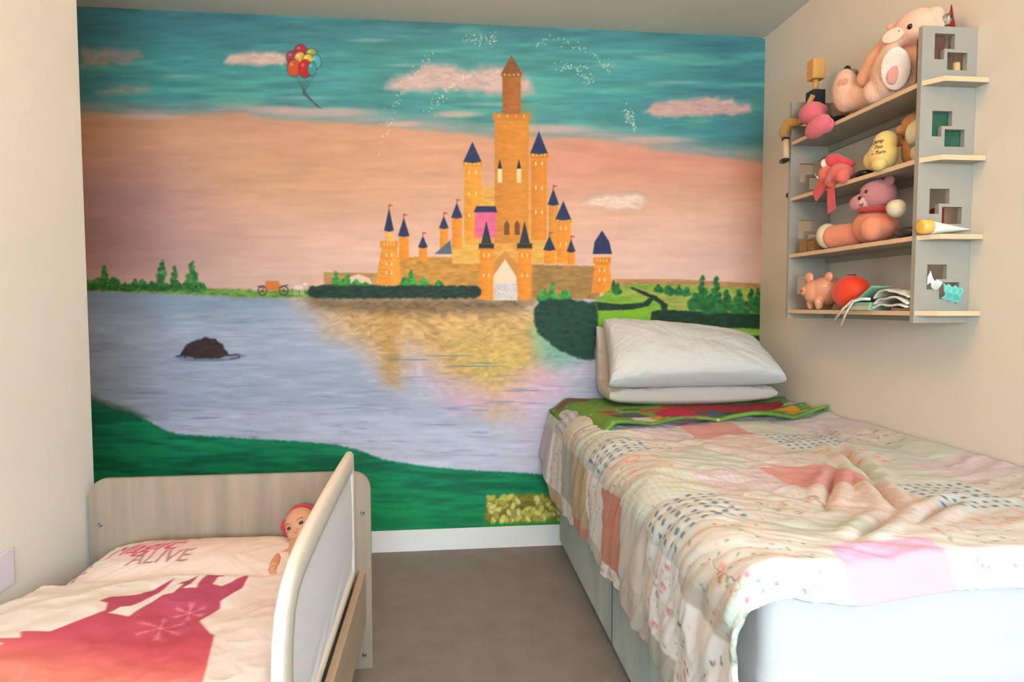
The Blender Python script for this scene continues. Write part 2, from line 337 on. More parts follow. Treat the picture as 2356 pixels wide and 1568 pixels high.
    tower(1104, 1134, 566, 688, O1, 0, wins=2, ring=3); tower(1192, 1222, 566, 688, O1, 0, wins=2, ring=3)
    for x in (1119, 1207): cv.poly([(x-12, 560), (x, 508), (x+12, 560)], (46, 50, 66), 1.2); cv.poly([(x-17, 560), (x+17, 560), (x+17, 571), (x-17, 571)], (36, 46, 40), 2)
    tower(880, 910, 556, 656, (230, 150, 54), 0, flare=16, ring=6, wins=3); tower(886, 904, 530, 556, (224, 170, 90), 52)
    tower(1370, 1400, 594, 674, (230, 140, 46), 0, flare=10, ring=5, wins=2)
    cv.poly([(1385, 530), (1402, 556), (1408, 584), (1364, 584), (1368, 556)], DB, 1.2, 1, .2)
    # shrubs and hedges in front
    for x, y0, y1, wd in ((772, 662, 622, 9), (800, 662, 632, 10), (820, 662, 644, 14), (790, 664, 646, 22), (946, 660, 624, 14), (975, 662, 640, 15), (930, 662, 640, 12), (1010, 664, 648, 14), (840, 664, 652, 14), (1250, 690, 664, 14), (1272, 692, 652, 12), (1300, 690, 668, 16)): shrub(x, y0, y1, wd, (56, 140, 62))
    cv.poly([(706, 672), (714, 659), (740, 656), (1098, 657), (1108, 668), (1104, 680), (1090, 686), (730, 687), (712, 682)], (28, 56, 44), 2.5, 1, .35, 3)
    # small round orange cart and a pale horse on the far shore
    for x in (604, 653): [cv.line([(x+10*math.cos(a), 668+11*math.sin(a)), (x+10*math.cos(a+.4), 668+11*math.sin(a+.4))], 2, (60, 50, 40)) for a in np.arange(0, 6.3, .35)]; [cv.line([(x, 668), (x+10*math.cos(a), 668+11*math.sin(a))], 1, (60, 50, 40)) for a in np.arange(0, 6.3, 1.05)]
    cv.poly([(608, 660), (612, 646), (640, 646), (648, 660), (640, 668), (616, 668)], (216, 128, 62), 2); cv.line([(592, 658), (612, 662)], 2, (60, 50, 40)); cv.line([(642, 662), (662, 655)], 2, (60, 50, 40))
    cv.blob(686, 661, 13, 6, (232, 214, 206), .4); cv.blob(702, 653, 6, 4, (232, 214, 206), .4)
    for x in (678, 684, 692, 697): cv.line([(x, 664), (x+1, 678)], 1.8, (230, 212, 204))
    # meadow on the right
    cv.poly([(1404, 664), (1460, 654), (1560, 656), (1750, 664), (1758, 812), (1600, 806), (1372, 800), (1360, 700)], (126, 172, 52), 2, 1, .16, 2)
    cv.poly([(1420, 668), (1500, 664), (1600, 662), (1750, 668), (1750, 716), (1560, 716), (1500, 690), (1440, 680)], (172, 166, 88), 8, .75, .12)
    cv.poly([(1380, 716), (1500, 712), (1480, 742), (1376, 752)], (124, 188, 40), 8, .8)
    G = (26, 56, 38)
    cv.poly([(1228, 738), (1228, 712), (1240, 694), (1264, 686), (1310, 688), (1372, 696), (1376, 760), (1368, 828), (1330, 824), (1290, 806), (1252, 780), (1236, 762)], (24, 66, 50), 3, 1, .3, 4)
    cv.poly([(1372, 694), (1430, 700), (1480, 696), (1494, 684), (1470, 672), (1448, 662), (1456, 660), (1492, 674), (1504, 688), (1492, 704), (1450, 712), (1376, 714)], G, 1.5, 1, .25, 1.5)
    cv.poly([(1470, 672), (1510, 680), (1536, 700), (1534, 712), (1560, 714), (1750, 722), (1752, 756), (1600, 752), (1510, 746), (1496, 734), (1500, 716), (1522, 712), (1520, 700), (1500, 686)], G, 1.5, 1, .25, 1.5)
    cv.poly([(1590, 776), (1752, 772), (1756, 816), (1700, 816), (1650, 800)], G, 2, 1, .25, 2)
    for x, y0, y1, wd in ((1616, 700, 636, 16), (1648, 700, 634, 16), (1600, 706, 676, 18), (1632, 714, 676, 26), (1672, 712, 668, 18), (1700, 714, 668, 18), (1728, 716, 666, 18), (1744, 714, 664, 12), (1420, 672, 656, 12), (1412, 668, 648, 6), (1540, 672, 660, 14), (1562, 674, 660, 10), (1580, 676, 662, 10), (1515, 668, 658, 10)): shrub(x, y0, y1, wd, (36, 104, 50))
    # rock in the lake
    for a, b, r in ((540, 818, 26), (420, 820, 22), (478, 826, 70)): cv.blob(a, b, r, 5, (70, 70, 100), .7, .5)
    cv.poly([(414, 818), (428, 794), (442, 786), (470, 776), (496, 780), (512, 794), (526, 816), (500, 824), (450, 824)], (58, 46, 46), 2, 1, .35, 3)
    cv.line([(406, 820), (432, 812), (424, 824)], 2, (50, 44, 60)); cv.line([(520, 818), (548, 814), (552, 822), (530, 826)], 2, (50, 44, 60))
    # green bank in front
    gp = [(178, 915), (222, 922), (262, 940), (300, 948), (330, 962), (352, 974), (380, 990), (410, 998), (470, 1002), (560, 1008), (640, 1012), (700, 1016), (770, 1022), (830, 1036), (880, 1056), (960, 1070), (1060, 1080), (1180, 1086), (1300, 1094), (1300, 1340), (178, 1340)]
    cv.poly(gp, (8, 126, 88), 2.5, 1, 0, 2)
    al = np.zeros(X.shape); m = sst(-.12, .28, st2+st)
    yb = np.interp(X[0], [p[0] for p in gp[:19]], [p[1] for p in gp[:19]])[None, :]; ins = (Y > yb+4)
    cv.mix((18, 162, 102), m*ins*.6); cv.mix((4, 96, 70), sst(.0, -.3, st+st2)*ins*.6); cv.mix((16, 158, 78), sst(1080, 1215, Y)*ins*.35)
    cv.poly([(200, 905), (230, 918), (300, 940), (340, 958), (320, 962), (262, 946), (214, 930)], (60, 86, 70), 5, .6)
    # pale blooms at the foot of the wall
    rs = np.random.RandomState(11)
    cv.poly([(1114, 1202), (1118, 1160), (1150, 1146), (1190, 1136), (1290, 1140), (1290, 1200), (1200, 1208)], (148, 134, 48), 6, .95, .3, 5)
    for i in range(90):
        x = rs.uniform(1120, 1330); y = rs.uniform(1142, 1198); r = rs.uniform(9, 14)
        c = ((222, 220, 104), (206, 200, 88), (236, 234, 136), (190, 178, 86))[rs.randint(4)]
        a = rs.uniform(0, 3); cv.blob(x, y, r, r*.62, tuple(v*.72 for v in c), .25, .8, a); cv.blob(x, y-1.2, r*.86, r*.5, c, .35, .95, a)
        if i % 4 == 0: cv.blob(x+2, y+1, 5, 2.5, (240, 236, 206), .4, .9, a+.6); cv.blob(x-3, y+3, 2.5, 2, (160, 96, 40), .5, .8)
    cv.poly([(1110, 1206), (1290, 1198), (1290, 1210), (1110, 1216)], (20, 160, 50), 3, .8)
    # bunch of balloons
    for x, y, rx, ry, c in ((692, 116, 14, 14, (168, 50, 62)), (672, 132, 13, 15, (160, 60, 80)), (716, 124, 12, 13, (150, 170, 80)), (726, 142, 13, 17, (80, 170, 180)), (690, 134, 13, 15, (222, 170, 90)), (676, 156, 15, 20, (206, 84, 44)), (708, 138, 12, 14, (224, 186, 70)), (702, 158, 15, 21, (188, 40, 38)), (718, 158, 10, 16, (70, 150, 160))):
        cv.blob(x, y, rx+1.4, ry+1.4, (60, 40, 44), .12, .8); cv.blob(x, y, rx, ry, c, .12); cv.blob(x-rx*.35, y-ry*.4, rx*.3, ry*.25, tuple(min(255, v+70) for v in c), .6, .7)
    for i in range(7): cv.line([(676+i*8, 176-abs(i-3)*2), (698, 206+i*2), (728+i*2, 244+i)], 1, (60, 60, 60), .7)
    # glitter trails
    for path in (((870, 360), (905, 240), (950, 170), (1000, 115)), ((985, 265), (1010, 225), (1050, 190), (1090, 165)), ((1070, 90), (1110, 88), (1140, 90)), ((1240, 92), (1290, 96), (1350, 118), (1390, 145), (1405, 165)), ((1280, 148), (1340, 160), (1360, 190)), ((1440, 250), (1460, 300)), ((1150, 670), (1185, 680))):
        n = 60
        for i in range(n):
            t = rs.rand()*(len(path)-1); k = int(t); f = t-k; a, b = path[k], path[k+1]
            x = a[0]+(b[0]-a[0])*f+rs.normal(0, 7); y = a[1]+(b[1]-a[1])*f+rs.normal(0, 7); cv.blob(x, y, 1.6, 1.6, (236, 232, 196), .5, rs.uniform(.3, .9))
    # trimmed painted edge on the right and above
    ye = np.interp(X[0], [60, 183, 330, 1000, 1750, 1759], [8, 13, 22, 50, 86, 90])[None, :]
    cv.mix((196, 186, 160), sst(0, -2.5, Y-ye+1.5*st*2))
    return cv
cv = paint_mural()
def spaced(a, b, f0, f1, fine, coarse):
    s = list(np.arange(a, f0, coarse))+list(np.arange(f0, f1, fine))+list(np.arange(f1, b, coarse))+[b]; return np.array(s)
gx = spaced(-.30, W, 1.20, 2.42, .0025, .0045); gz = spaced(.0, H, 1.10, 2.32, .0025, .0045)
GX, GZ = np.meshgrid(gx, gz, indexing='ij'); sx, sy = wall_to_sheet(GX, GZ)
cols = cv.read(sx, sy); V = np.stack([GX, 0*GX, GZ], -1).reshape(-1, 3)
me = fast_mesh('wall_back', V, grid_quads(len(gx), len(gz), flip=False), cols.reshape(-1, 3))
m_mural = mat('mural_paint', rough=.62, attr='paint', var=.05, vscale=9, vstretch=(1, 1, 5), bump=.12, bscale=45, bstretch=(1, 1, 5), spec=.35)
wb = link('wall_back', me, m_mural); tag(wb, kind='structure')
del cv, cols, V

# ------------------------------------------------------------------ room shell
m_wall = mat('wall_paint', (220, 212, 198), .85, var=.02, vscale=3, bump=.04, bscale=220)
m_wallL = mat('wall_paint_left', (222, 225, 222), .85, var=.02, vscale=3, bump=.04, bscale=220)
m_ceil = mat('ceiling_paint', (206, 206, 196), .9, var=.03, vscale=3, bump=.1, bscale=150)
m_white = mat('white_gloss', (244, 246, 246), .4)
m_carpet = mat('carpet', (152, 144, 136), .98, var=.12, vscale=11, bump=1.0, bscale=300, sheen=.3)
def struct(name, bm, m): o = bm_obj(name, bm, m); return tag(o, kind='structure')
T = .1
struct('floor', box_bm(-.4, W+T, YB-T, T, -T, 0), m_carpet)
struct('ceiling', box_bm(-.4, W+T, YB-T, T, H, H+T), m_ceil)
struct('wall_right', box_bm(W, W+T, YB-T, T, 0, H), m_wall)
struct('wall_left', box_bm(XL-.12, XL, YB-T, -.93, 0, H), m_wallL)
struct('wall_recess', box_bm(-.4, -.3, -.93-.12, T, 0, H), m_wallL)
struct('wall_recess', box_bm(-.3, XL-.12, -1.05, -.93, 0, H), m_wallL)
# wall behind the camera with a window opening
wx0, wx1, wz0, wz1 = .95, 2.85, .92, 2.08
bm = box_bm(XL-.12, wx0, YB-T, YB, 0, H); box_bm(wx1, W+T, YB-T, YB, 0, H, bm=bm); box_bm(wx0, wx1, YB-T, YB, 0, wz0, bm=bm); box_bm(wx0, wx1, YB-T, YB, wz1, H, bm=bm)
struct('wall_front', bm, m_wallL)
bm = bmesh.new()
for a in ((wx0, wx1, wz0, wz0+.06), (wx0, wx1, wz1-.06, wz1), (wx0, wx0+.06, wz0, wz1), (wx1-.06, wx1, wz0, wz1), (1.87, 1.93, wz0, wz1)): box_bm(a[0], a[1], YB-.09, YB-.03, a[2], a[3], .004, bm=bm)
win = struct('window_1', bm, m_white)
g = bm_obj('window_glass', box_bm(wx0+.05, wx1-.05, YB-.062, YB-.058, wz0+.05, wz1-.05), mat('glass', (255, 255, 255), 0, trans=1, ior=1.45), win)
# skirting boards
sk = [(0, 0), (0, .085), (-.004, .097), (-.011, .1), (-.016, .1), (-.016, 0)]
struct('baseboard_back', prism([(y, z) for y, z in sk], 'x', -.3, W), m_white)
struct('baseboard_right', prism([(W+a, b) for a, b in sk], 'y', YB, -.016), m_white)
struct('baseboard_left', prism([(XL-a, b) for a, b in sk], 'y', YB, -.93), m_white)
# ceiling lamp of the room (above the frame), warm
lamp = empty('ceiling_lamp', (1.62, -1.75, H), 'lamp hung close under the ceiling in the middle of the room, its bowl added to shape the light', 'lamp')
bm_obj('ceiling_rose', lathe([(.05, 0), (.05, -.02), (.02, -.03)], M=Matrix.Translation((1.62, -1.75, H))), m_white, lamp, True)
bm_obj('flex', tube([(1.62, -1.75, H-.02), (1.62, -1.75, H-.08)], .004), m_white, lamp, True)
bm_obj('lamp_holder', lathe([(.022, 0), (.022, .05), (.008, .06)], M=Matrix.Translation((1.62, -1.75, H-.14))), m_white, lamp, True)
point('ceiling_lamp_light', (1.62, -1.75, H-.19), 84, (1, .50, .17), .05)
bm_obj('light_cutoff_bowl', lathe([(.020, -.245), (.075, -.238), (.120, -.215), (.140, -.180), (.137, -.180), (.117, -.211), (.072, -.233), (.018, -.240)], 40, Matrix.Translation((1.62, -1.75, H))), mat('opal_glass', (240, 236, 226), .3, trans=.25), lamp, True)  # unseen bowl added to keep direct lamp light off the lower room

# ------------------------------------------------------------------ cloth surfaces
def cloth(name, P, m, parent=None, cols=None, solid=.0, flip=False):
    n, k = P.shape[:2]; me = fast_mesh(name, P.reshape(-1, 3), grid_quads(n, k, flip=flip), None if cols is None else cols.reshape(-1, 3))
    o = link(name, me, m, parent, True)
    if solid: s = o.modifiers.new('thickness', 'SOLIDIFY'); s.thickness = solid; s.offset = -1
    return o
def cushion(name, corner, thick, m, n=110, k=80, seed=0, parent=None, wr=.006, flat=.5, bend=None, puff=.42, cols=None, drop=0.):
    """filled pillow between four corner points BL, BR, TR, TL with seam, dog ears and creases"""
    BL, BR, TR, TL = [np.array(c, float) for c in corner]
    u = np.linspace(0, 1, n); v = np.linspace(0, 1, k); U, Vv = np.meshgrid(u, v, indexing='ij')
    U2 = .5-.5*np.cos(np.pi*U); V2 = .5-.5*np.cos(np.pi*Vv); U2 = .35*U+.65*U2; V2 = .35*Vv+.65*V2
    # sides bow inwards a little between the corners
    bow = .018; Ub = U2+(bow*np.sin(np.pi*V2))*(1-2*U2)*np.where(abs(1-2*U2) > 0, abs(1-2*U2), 0); Vb = V2+(bow*1.2*np.sin(np.pi*U2))*(1-2*V2)*abs(1-2*V2)
    base = (BL*(1-Ub[..., None])+BR*Ub[..., None])*(1-Vb[..., None])+(TL*(1-Ub[..., None])+TR*Ub[..., None])*Vb[..., None]
    nrm = np.cross(BR-BL, TL-BL); nrm /= np.linalg.norm(nrm)
    e = (4*U2*(1-U2)).clip(0, 1)*(4*V2*(1-V2)).clip(0, 1); f = e**puff
    s = seed*3.7
    wrk = (fbm(U*6+s, Vv*5+s, 4, seed)-.5)*wr*2*(e**.25)
    edge = (fbm(U*22+s, Vv*18+s, 3, seed+2)-.5)*wr*1.6*np.exp(-e*9)*(e > 0)
    rad = np.abs(fbm((U-.5)*14/(.3+abs(Vv-.5)*2)+s, Vv*1.5, 3, seed+4)-.5)*-wr*1.3*e**.2
    out = []
    for sg in (1, -1):
        h = f*(thick*(flat if sg > 0 else 1-flat))+(wrk+edge+rad if sg > 0 else wrk*.3)
        h = np.where(e < 1e-9, 0, h); out.append(base+nrm*(sg*h)[..., None])
    A, B = out
    if bend: A = bend(A); B = bend(B)
    Vs = np.concatenate([A.reshape(-1, 3), B.reshape(-1, 3)]); Q = np.concatenate([grid_quads(n, k), grid_quads(n, k, off=n*k, flip=True)])
    cc = None
    if cols is not None: cc = np.concatenate([cols(U, Vv).reshape(-1, 3)]*2)
    me = fast_mesh(name, Vs, Q, cc); bm = bmesh.new(); bm.from_mesh(me); bmesh.ops.remove_doubles(bm, verts=bm.verts, dist=1e-5); bm.to_mesh(me); bm.free()
    o = link(name, me, m, parent, True)
    pts = [tuple(A[i, 0]) for i in range(0, n, 2)]+[tuple(A[-1, j]) for j in range(0, k, 2)]+[tuple(A[i, -1]) for i in range(n-1, -1, -2)]+[tuple(A[0, j]) for j in range(k-1, -1, -2)]
    return o
# ------------------------------------------------------------------ single bed
m_divan = mat('divan_velvet', (172, 184, 168), .9, var=.26, vscale=7, vstretch=(1, 1, .35), bump=.15, bscale=160, sheen=.4)
m_sheet = mat('white_sheet', (206, 204, 203), .85, bump=.12, bscale=7, bstretch=(.3, 1, 7))
m_patch = mat('patchwork_cotton', rough=.9, attr='paint', bump=.1, bscale=260, sheen=.1)
m_black = mat('black_plastic', (22, 22, 24), .5)
bed = empty('single_bed', (2.56, -.97, 0), 'single divan bed along the right wall, grey green velvet base under a white fitted sheet', 'bed')
BX0, BX1, BY0, BY1 = 2.06, W-.004, -1.93, -.03
bm_obj('divan_base', box_bm(BX0, BX1, BY0, BY1, .025, .345, .012, 3), m_divan, bed, True)
for k, (x, y) in enumerate(((BX0+.06, BY0+.08), (BX0+.06, BY1-.08), (BX1-.06, BY0+.08), (BX1-.06, BY1-.08))):
    bm_obj('leg', lathe([(.022, 0), (.026, .003), (.026, .022), (.015, .026)], 16, Matrix.Translation((x, y, 0))), m_black, bed, True)
bm_obj('divan_seam', box_bm(BX0-.0015, BX0+.004, -.985, -.979, .03, .34, .001), mat('dark_seam', (80, 84, 76), .9), bed)
# mattress in its fitted sheet: rounded block with long soft creases round the lower part
def mattress(name, x0, x1, y0, y1, z0, z1, m, parent, r=.035, crease=.006, seed=1):
    bm = box_bm(x0, x1, y0, y1, z0, z1); bmesh.ops.subdivide_edges(bm, edges=bm.edges[:], cuts=1, use_grid_fill=True)
    me = bpy.data.meshes.new(name); 
    bmesh.ops.bevel(bm, geom=[e for e in bm.edges if len(e.link_faces) == 2 and e.calc_face_angle(0) > 1], offset=r, segments=5, affect='EDGES', profile=.5)
    for _ in range(4): bmesh.ops.subdivide_edges(bm, edges=[e for e in bm.edges if e.calc_length() > .035], cuts=1, use_grid_fill=True)
    bm.normal_update()
    for v in bm.verts:
        c = v.co; low = max(0, min(1, (z1-.10-c.z)/.12))
        along = c.x if abs(v.normal.y) > .5 else c.y
        d = crease*low*(math.sin(c.z*150+3*mnoise.noise(Vector((along*1.2, c.z*2, seed))))*.9+1.2*mnoise.noise(Vector((along*3, c.z*34, seed+5))))
        if abs(v.normal.z) < .6: v.co += v.normal*d
    bm.to_mesh(me); bm.free(); return link(name, me, m, parent, True)
mattress('mattress', BX0+.022, BX1-.004, BY0+.005, BY1, .345, .640, m_sheet, bed)

# patchwork duvet cover
PW = .215
def patch_art():
    L, Wd = 2.10, 1.62; st = .0022; cv = Canvas(0, Wd, 0, L, st); cv.a[...] = (218, 212, 204)      # x: distance from right wall, y: distance from mural
    rs = np.random.RandomState(5); ox, oy = (W-1.97) % PW, .85 % PW
    cols = {(0, 0): (218, 224, 222), (0, 1): (226, 218, 208), (0, 2): (214, 220, 208), (1, 0): (228, 208, 200), (1, 1): (226, 214, 210), (1, 2): (226, 160, 156), (2, 0): (222, 216, 208), (2, 1): (210, 216, 206), (2, 2): (222, 208, 214)}
    for i in range(-1, 9):
        for j in range(-1, 11):
            x0 = (W-1.97)-PW*(i-3)-PW; y0 = .85+PW*(j-4); c, r = (i-3) % 3, (j-4) % 3
            # i counts towards the aisle: convert to column index from the aisle edge
            c = (-(i-3)) % 3 if False else ((3-i) % 3)
            key = (c, r); base = cols[key]
            if i < 3-0 and key == (1, 2): base = (224, 150, 142)
            side = (x0 > 1.05)
            if side: base = [(226, 176, 140), (214, 204, 192), (222, 150, 130), (196, 196, 182), (224, 214, 204), (214, 190, 150), (208, 200, 206)][(i*3+j*2) % 7]
            cv.poly([(x0, y0), (x0+PW, y0), (x0+PW, y0+PW), (x0, y0+PW)], tuple(v*.90+k*.0 for v, k in zip(base, (236, 230, 226))), .0012)
            if not side and key == (0, 0):
                for a in range(7):
                    for b in range(7): cv.poly([(x0+.016+a*.0275, y0+.016+b*.0275), (x0+.028+a*.0275, y0+.016+b*.0275), (x0+.028+a*.0275, y0+.027+b*.0275), (x0+.016+a*.0275, y0+.027+b*.0275)], (98, 114, 134), .0012, .95)
            fl = None
            if not side and key in ((0, 1), (1, 1), (2, 0)): fl = {(0, 1): [(220, 128, 104), (228, 160, 130), (126, 130, 84)], (1, 1): [(176, 150, 150), (150, 130, 120), (206, 160, 160)], (2, 0): [(150, 128, 108), (120, 112, 96), (196, 150, 140)]}[key]
            if side and (i+j) % 3 == 0: fl = [(216, 120, 140), (108, 136, 100), (176, 150, 150)]; 
            if side and (i+j) % 3 == 0: cv.poly([(x0, y0), (x0+PW, y0), (x0+PW, y0+PW), (x0, y0+PW)], (232, 226, 222), .0012)
            if fl:
                for q in range(70):
                    x, y = x0+rs.uniform(.008, PW-.008), y0+rs.uniform(.008, PW-.008); a = rs.uniform(0, 3)
                    if q % 9 == 0: cv.blob(x, y, .010, .009, fl[0], .5, .8, a); cv.blob(x+.003, y, .004, .004, (240, 220, 214), .5, .7)
                    elif q % 4 == 0: cv.blob(x, y, .006, .003, fl[2], .4, .8, a)
                    else: cv.blob(x, y, .005, .0014, fl[1], .4, .7, a)
            if not side and key in ((1, 0), (2, 2), (0, 2)):
                for q in range(14): cv.line([(x0+q*PW/14, y0), (x0+q*PW/14, y0+PW)], .002, tuple(min(255, v+14) for v in base), .5)
    # flowery border and pink panel by the open end
    cv.poly([(0, 1.80), (1.0, 1.80), (1.0, 2.1), (0, 2.1)], (222, 222, 222), .02, .8); cv.poly([(.62, 1.875), (.82, 1.86), (.82, 2.1), (.62, 2.1)], (222, 180, 214), .004)
    for q in range(700):
        x, y = rs.uniform(0, 1.62), rs.uniform(1.80, 2.08)
        if .60 < x < .84: continue
        cv.blob(x, y, rs.uniform(.003, .007), rs.uniform(.002, .005), ((226, 120, 150), (110, 160, 120), (236, 200, 206), (120, 170, 140))[q % 4], .5, .8, rs.uniform(0, 3))
    for q in range(220):
        x, y = rs.uniform(1.16, 1.62), rs.uniform(1.66, 2.08)
        if q < 1: cv.poly([(1.12, 1.70), (1.62, 1.60), (1.62, 2.1), (1.12, 2.1)], (234, 228, 226), .004)
        cv.blob(x, y, rs.uniform(.004, .011), rs.uniform(.003, .008), ((222, 130, 150), (110, 140, 92), (236, 206, 206), (104, 136, 110))[q % 4], .5, .85, rs.uniform(0, 3))
    return cv
cvp = patch_art()
s = np.arange(0, 1.46, .0031); t = np.arange(.02, 1.992, .0031); S, T_ = np.meshgrid(s, t, indexing='ij')
def duvet_shape(S, T_):
    top = .935; r = .085; arc = r*np.pi/2
    # wrinkle field
    n1 = fbm(S*3.2+3, T_*2.2, 4, 1)-.5; n2 = fbm(S*9+T_*4, T_*7-S*3, 4, 3)-.5
    rid = -np.abs(fbm(S*3.5+T_*1.5+7, T_*5.5-S*2.2, 4, 6)-.5)
    z = .674+.030*n1+.010*n2+.036*(rid+.12)*sst(.1, .4, T_)
    z = z+.022*sst(.12, .0, S)                               # turned up against the wall
    def crease(x0, y0, x1, y1, wd, dp):
        x0, x1 = W-x0, W-x1; y0, y1 = -y0, -y1; dx, dy = x1-x0, y1-y0; L = dx*dx+dy*dy; q = np.clip(((S-x0)*dx+(T_-y0)*dy)/L, 0, 1)
        d = np.hypot(S-x0-q*dx, T_-y0-q*dy); tp = np.sin(np.pi*np.clip(q, .04, .96)); return -dp*np.exp(-(d/wd)**2)*tp+dp*.7*np.exp(-((d-wd*2.2)/(wd*1.2))**2)*tp
    z = z+crease(2.80, -1.0, 2.62, -1.50, .016, .022)+crease(2.62, -1.30, 2.36, -1.66, .012, .020)+crease(2.64, -1.40, 2.50, -1.72, .013, .020)+crease(2.72, -1.62, 2.48, -1.78, .012, .014)+crease(2.5, -1.7, 2.3, -1.85, .014, .014)+crease(2.9, -.72, 2.82, -1.1, .014, .012)+crease(2.2, -.7, 2.5, -1.3, .02, .006)+crease(2.15, -1.1, 2.42, -1.7, .022, .008)
    over = S-top; a = np.clip(over/r, 0, np.pi/2); down = np.clip(over-arc, 0, None)
    xx = np.where(over < 0, W-.006-S, W-.006-top-r*np.sin(a)); zz = np.where(over < 0, z, z-r*(1-np.cos(a))-down)
    # hanging side: vertical folds that grow downwards, flared near the pillow end
    g = sst(-.05, .30, over)
    fold = (np.sin(T_*34+2.2*np.sin(T_*7))*.5+np.sin(T_*61+1.3+over*6)*.32+(fbm(T_*14, over*2+3, 3, 8)-.5)*1.2)
    xx = xx-g*(.008+.007*fold)-.010*down
    xx = xx-sst(.45, .02, T_)*down*.22+sst(1.3, 1.75, T_)*down*.05
    zz = zz+g*.004*n2*4
    # foot end rolls over the mattress edge
    e = np.clip(T_-1.925, 0, None); roll = sst(0, .05, e)
    yy = -T_+e*.62-down*.10*sst(1.2, 2.0, T_)
    hem = .004*np.sin(S*21)+.012*(fbm(S*6, T_*0, 2, 9)-.5)
    zz = zz-e*.85*(1-g*.7)+e*0+hem*sst(1.85, 1.99, T_)*(over < 0)
    yy = yy+hem*.8*sst(1.85, 1.99, T_)
    yy = np.minimum(yy, -.012)
    return np.stack([xx, yy, zz], -1)
P = duvet_shape(S, T_)
# diagonal tension creases near the aisle edge
nd = -np.abs(fbm((S*.6+T_)*16, (S-T_*.6)*3.2, 3, 10)-.5)*sst(.35, .9, S)*sst(.25, .6, T_)
P[..., 2] += (nd+.12)*.040*(S < 1.02); P[..., 0] -= (nd+.12)*.045*(S >= 1.0)
zfloor = .652; P[..., 2] = np.where((S < .95) & (T_ < 1.90), np.maximum(P[..., 2], zfloor), P[..., 2])
hemlen = 1.345+.014*np.sin(t*5)+.006*np.sin(t*13+1)-.14*sst(.35, .03, t)+.03*sst(1.5, 2.0, t)
S2 = S*(hemlen[None, :]/s[-1])                                       # even hem
P = duvet_shape(S2, T_); P[..., 2] += (nd+.12)*.024*(S2 < 1.02); P[..., 0] -= (nd+.12)*.04*sst(.98, 1.04, S2)
P[..., 2] = np.where((S2 < .95) & (T_ < 1.90), np.maximum(P[..., 2], zfloor), P[..., 2])
dv = cloth('duvet', P, m_patch, None, cvp.read(S2, T_), solid=.010, flip=True)
tag(dv, 'patchwork print duvet in pale pinks, creams and greens spread over the single bed', 'duvet')
del cvp
# green fleece blanket lying under the pillows
def fleece_art():
    cv = Canvas(0, 1.05, 0, .66, .003); A = cv.a; A[...] = (96, 136, 56); rs = np.random.RandomState(8)
    cv.mix((120, 164, 70), sst(.45, .6, fbm(cv.X*5, cv.Y*5, 3, 2))*.6)
    for i in range(150): cv.blob(rs.uniform(0, 1.05), rs.uniform(.0, .66), .006, .005, (206, 226, 170), .6, .8)
    for pts, c in (([(.40, .40), (.98, .36), (.99, .50), (.70, .56), (.36, .52)], (170, 48, 58)), ([(.12, .52), (.25, .50), (.27, .57), (.14, .58)], (90, 96, 112)), ([(.46, .55), (.60, .52), (.62, .60), (.50, .62)], (84, 98, 124)), ([(.60, .56), (.82, .55), (.84, .60), (.62, .61)], (40, 46, 62)), ([(.83, .54), (.95, .52), (.97, .60), (.84, .61)], (228, 168, 52)), ([(.16, .58), (.26, .575), (.26, .62), (.15, .62)], (226, 214, 216)), ([(.25, .57), (.33, .56), (.33, .61), (.25, .61)], (232, 154, 40)), ([(.31, .52), (.48, .50), (.50, .62), (.32, .63)], (196, 44, 84)), ([(.20, .42), (.30, .42), (.31, .47), (.22, .47)], (60, 120, 60)), ([(.10, .46), (.16, .44), (.19, .50), (.13, .51)], (196, 60, 62)), ([(.28, .46), (.40, .45), (.42, .50), (.28, .51)], (206, 78, 40)), ([(.93, .45), (.99, .44), (1.0, .49), (.94, .50)], (236, 112, 30)), ([(.02, .04), (.16, .02), (.18, .08), (.04, .10)], (150, 70, 120))): cv.poly([(x, float(np.interp(y, [0, .36, .5, .62, .66], [0, .29, .42, .648, .66]))) for x, y in pts], c, .006, .97, .2, .010)
    cv.blob(.36, .575, .02, .020, (60, 40, 80), .3); cv.blob(.44, .57, .02, .016, (236, 220, 226), .3)
    return cv
cvf = fleece_art(); u = np.arange(0, 1.0401, .006); v = np.arange(0, .6801, .006); U, Vv = np.meshgrid(u, v, indexing='ij')
fx = 2.005+U*1.0; fy = -.04-1.06*Vv*(.97-.20*U)-.02*np.sin(U*9); k = (fbm(U*5, Vv*5, 4, 4)-.5)
fx = fx+.05*(Vv/.64)*(1-U)+.012*k
fz = .706+.014*k+.018*np.abs(np.sin(U*10+Vv*6))*sst(.55, .64, Vv)
fz = fz-sst(.09, .0, U)*.055+.02*sst(.86, 1.02, U)*np.sin(Vv*30)*.8
fx = np.minimum(fx, W-.012)
fl = cloth('fleece_blanket', np.stack([fx, fy, fz], -1), mat('fleece', rough=1, attr='paint', bump=.4, bscale=160), None, cvf.read(U*.99, Vv*.97), solid=.012, flip=True)
tag(fl, 'green fleece blanket with red and yellow printed shapes folded under the pillows', 'blanket')
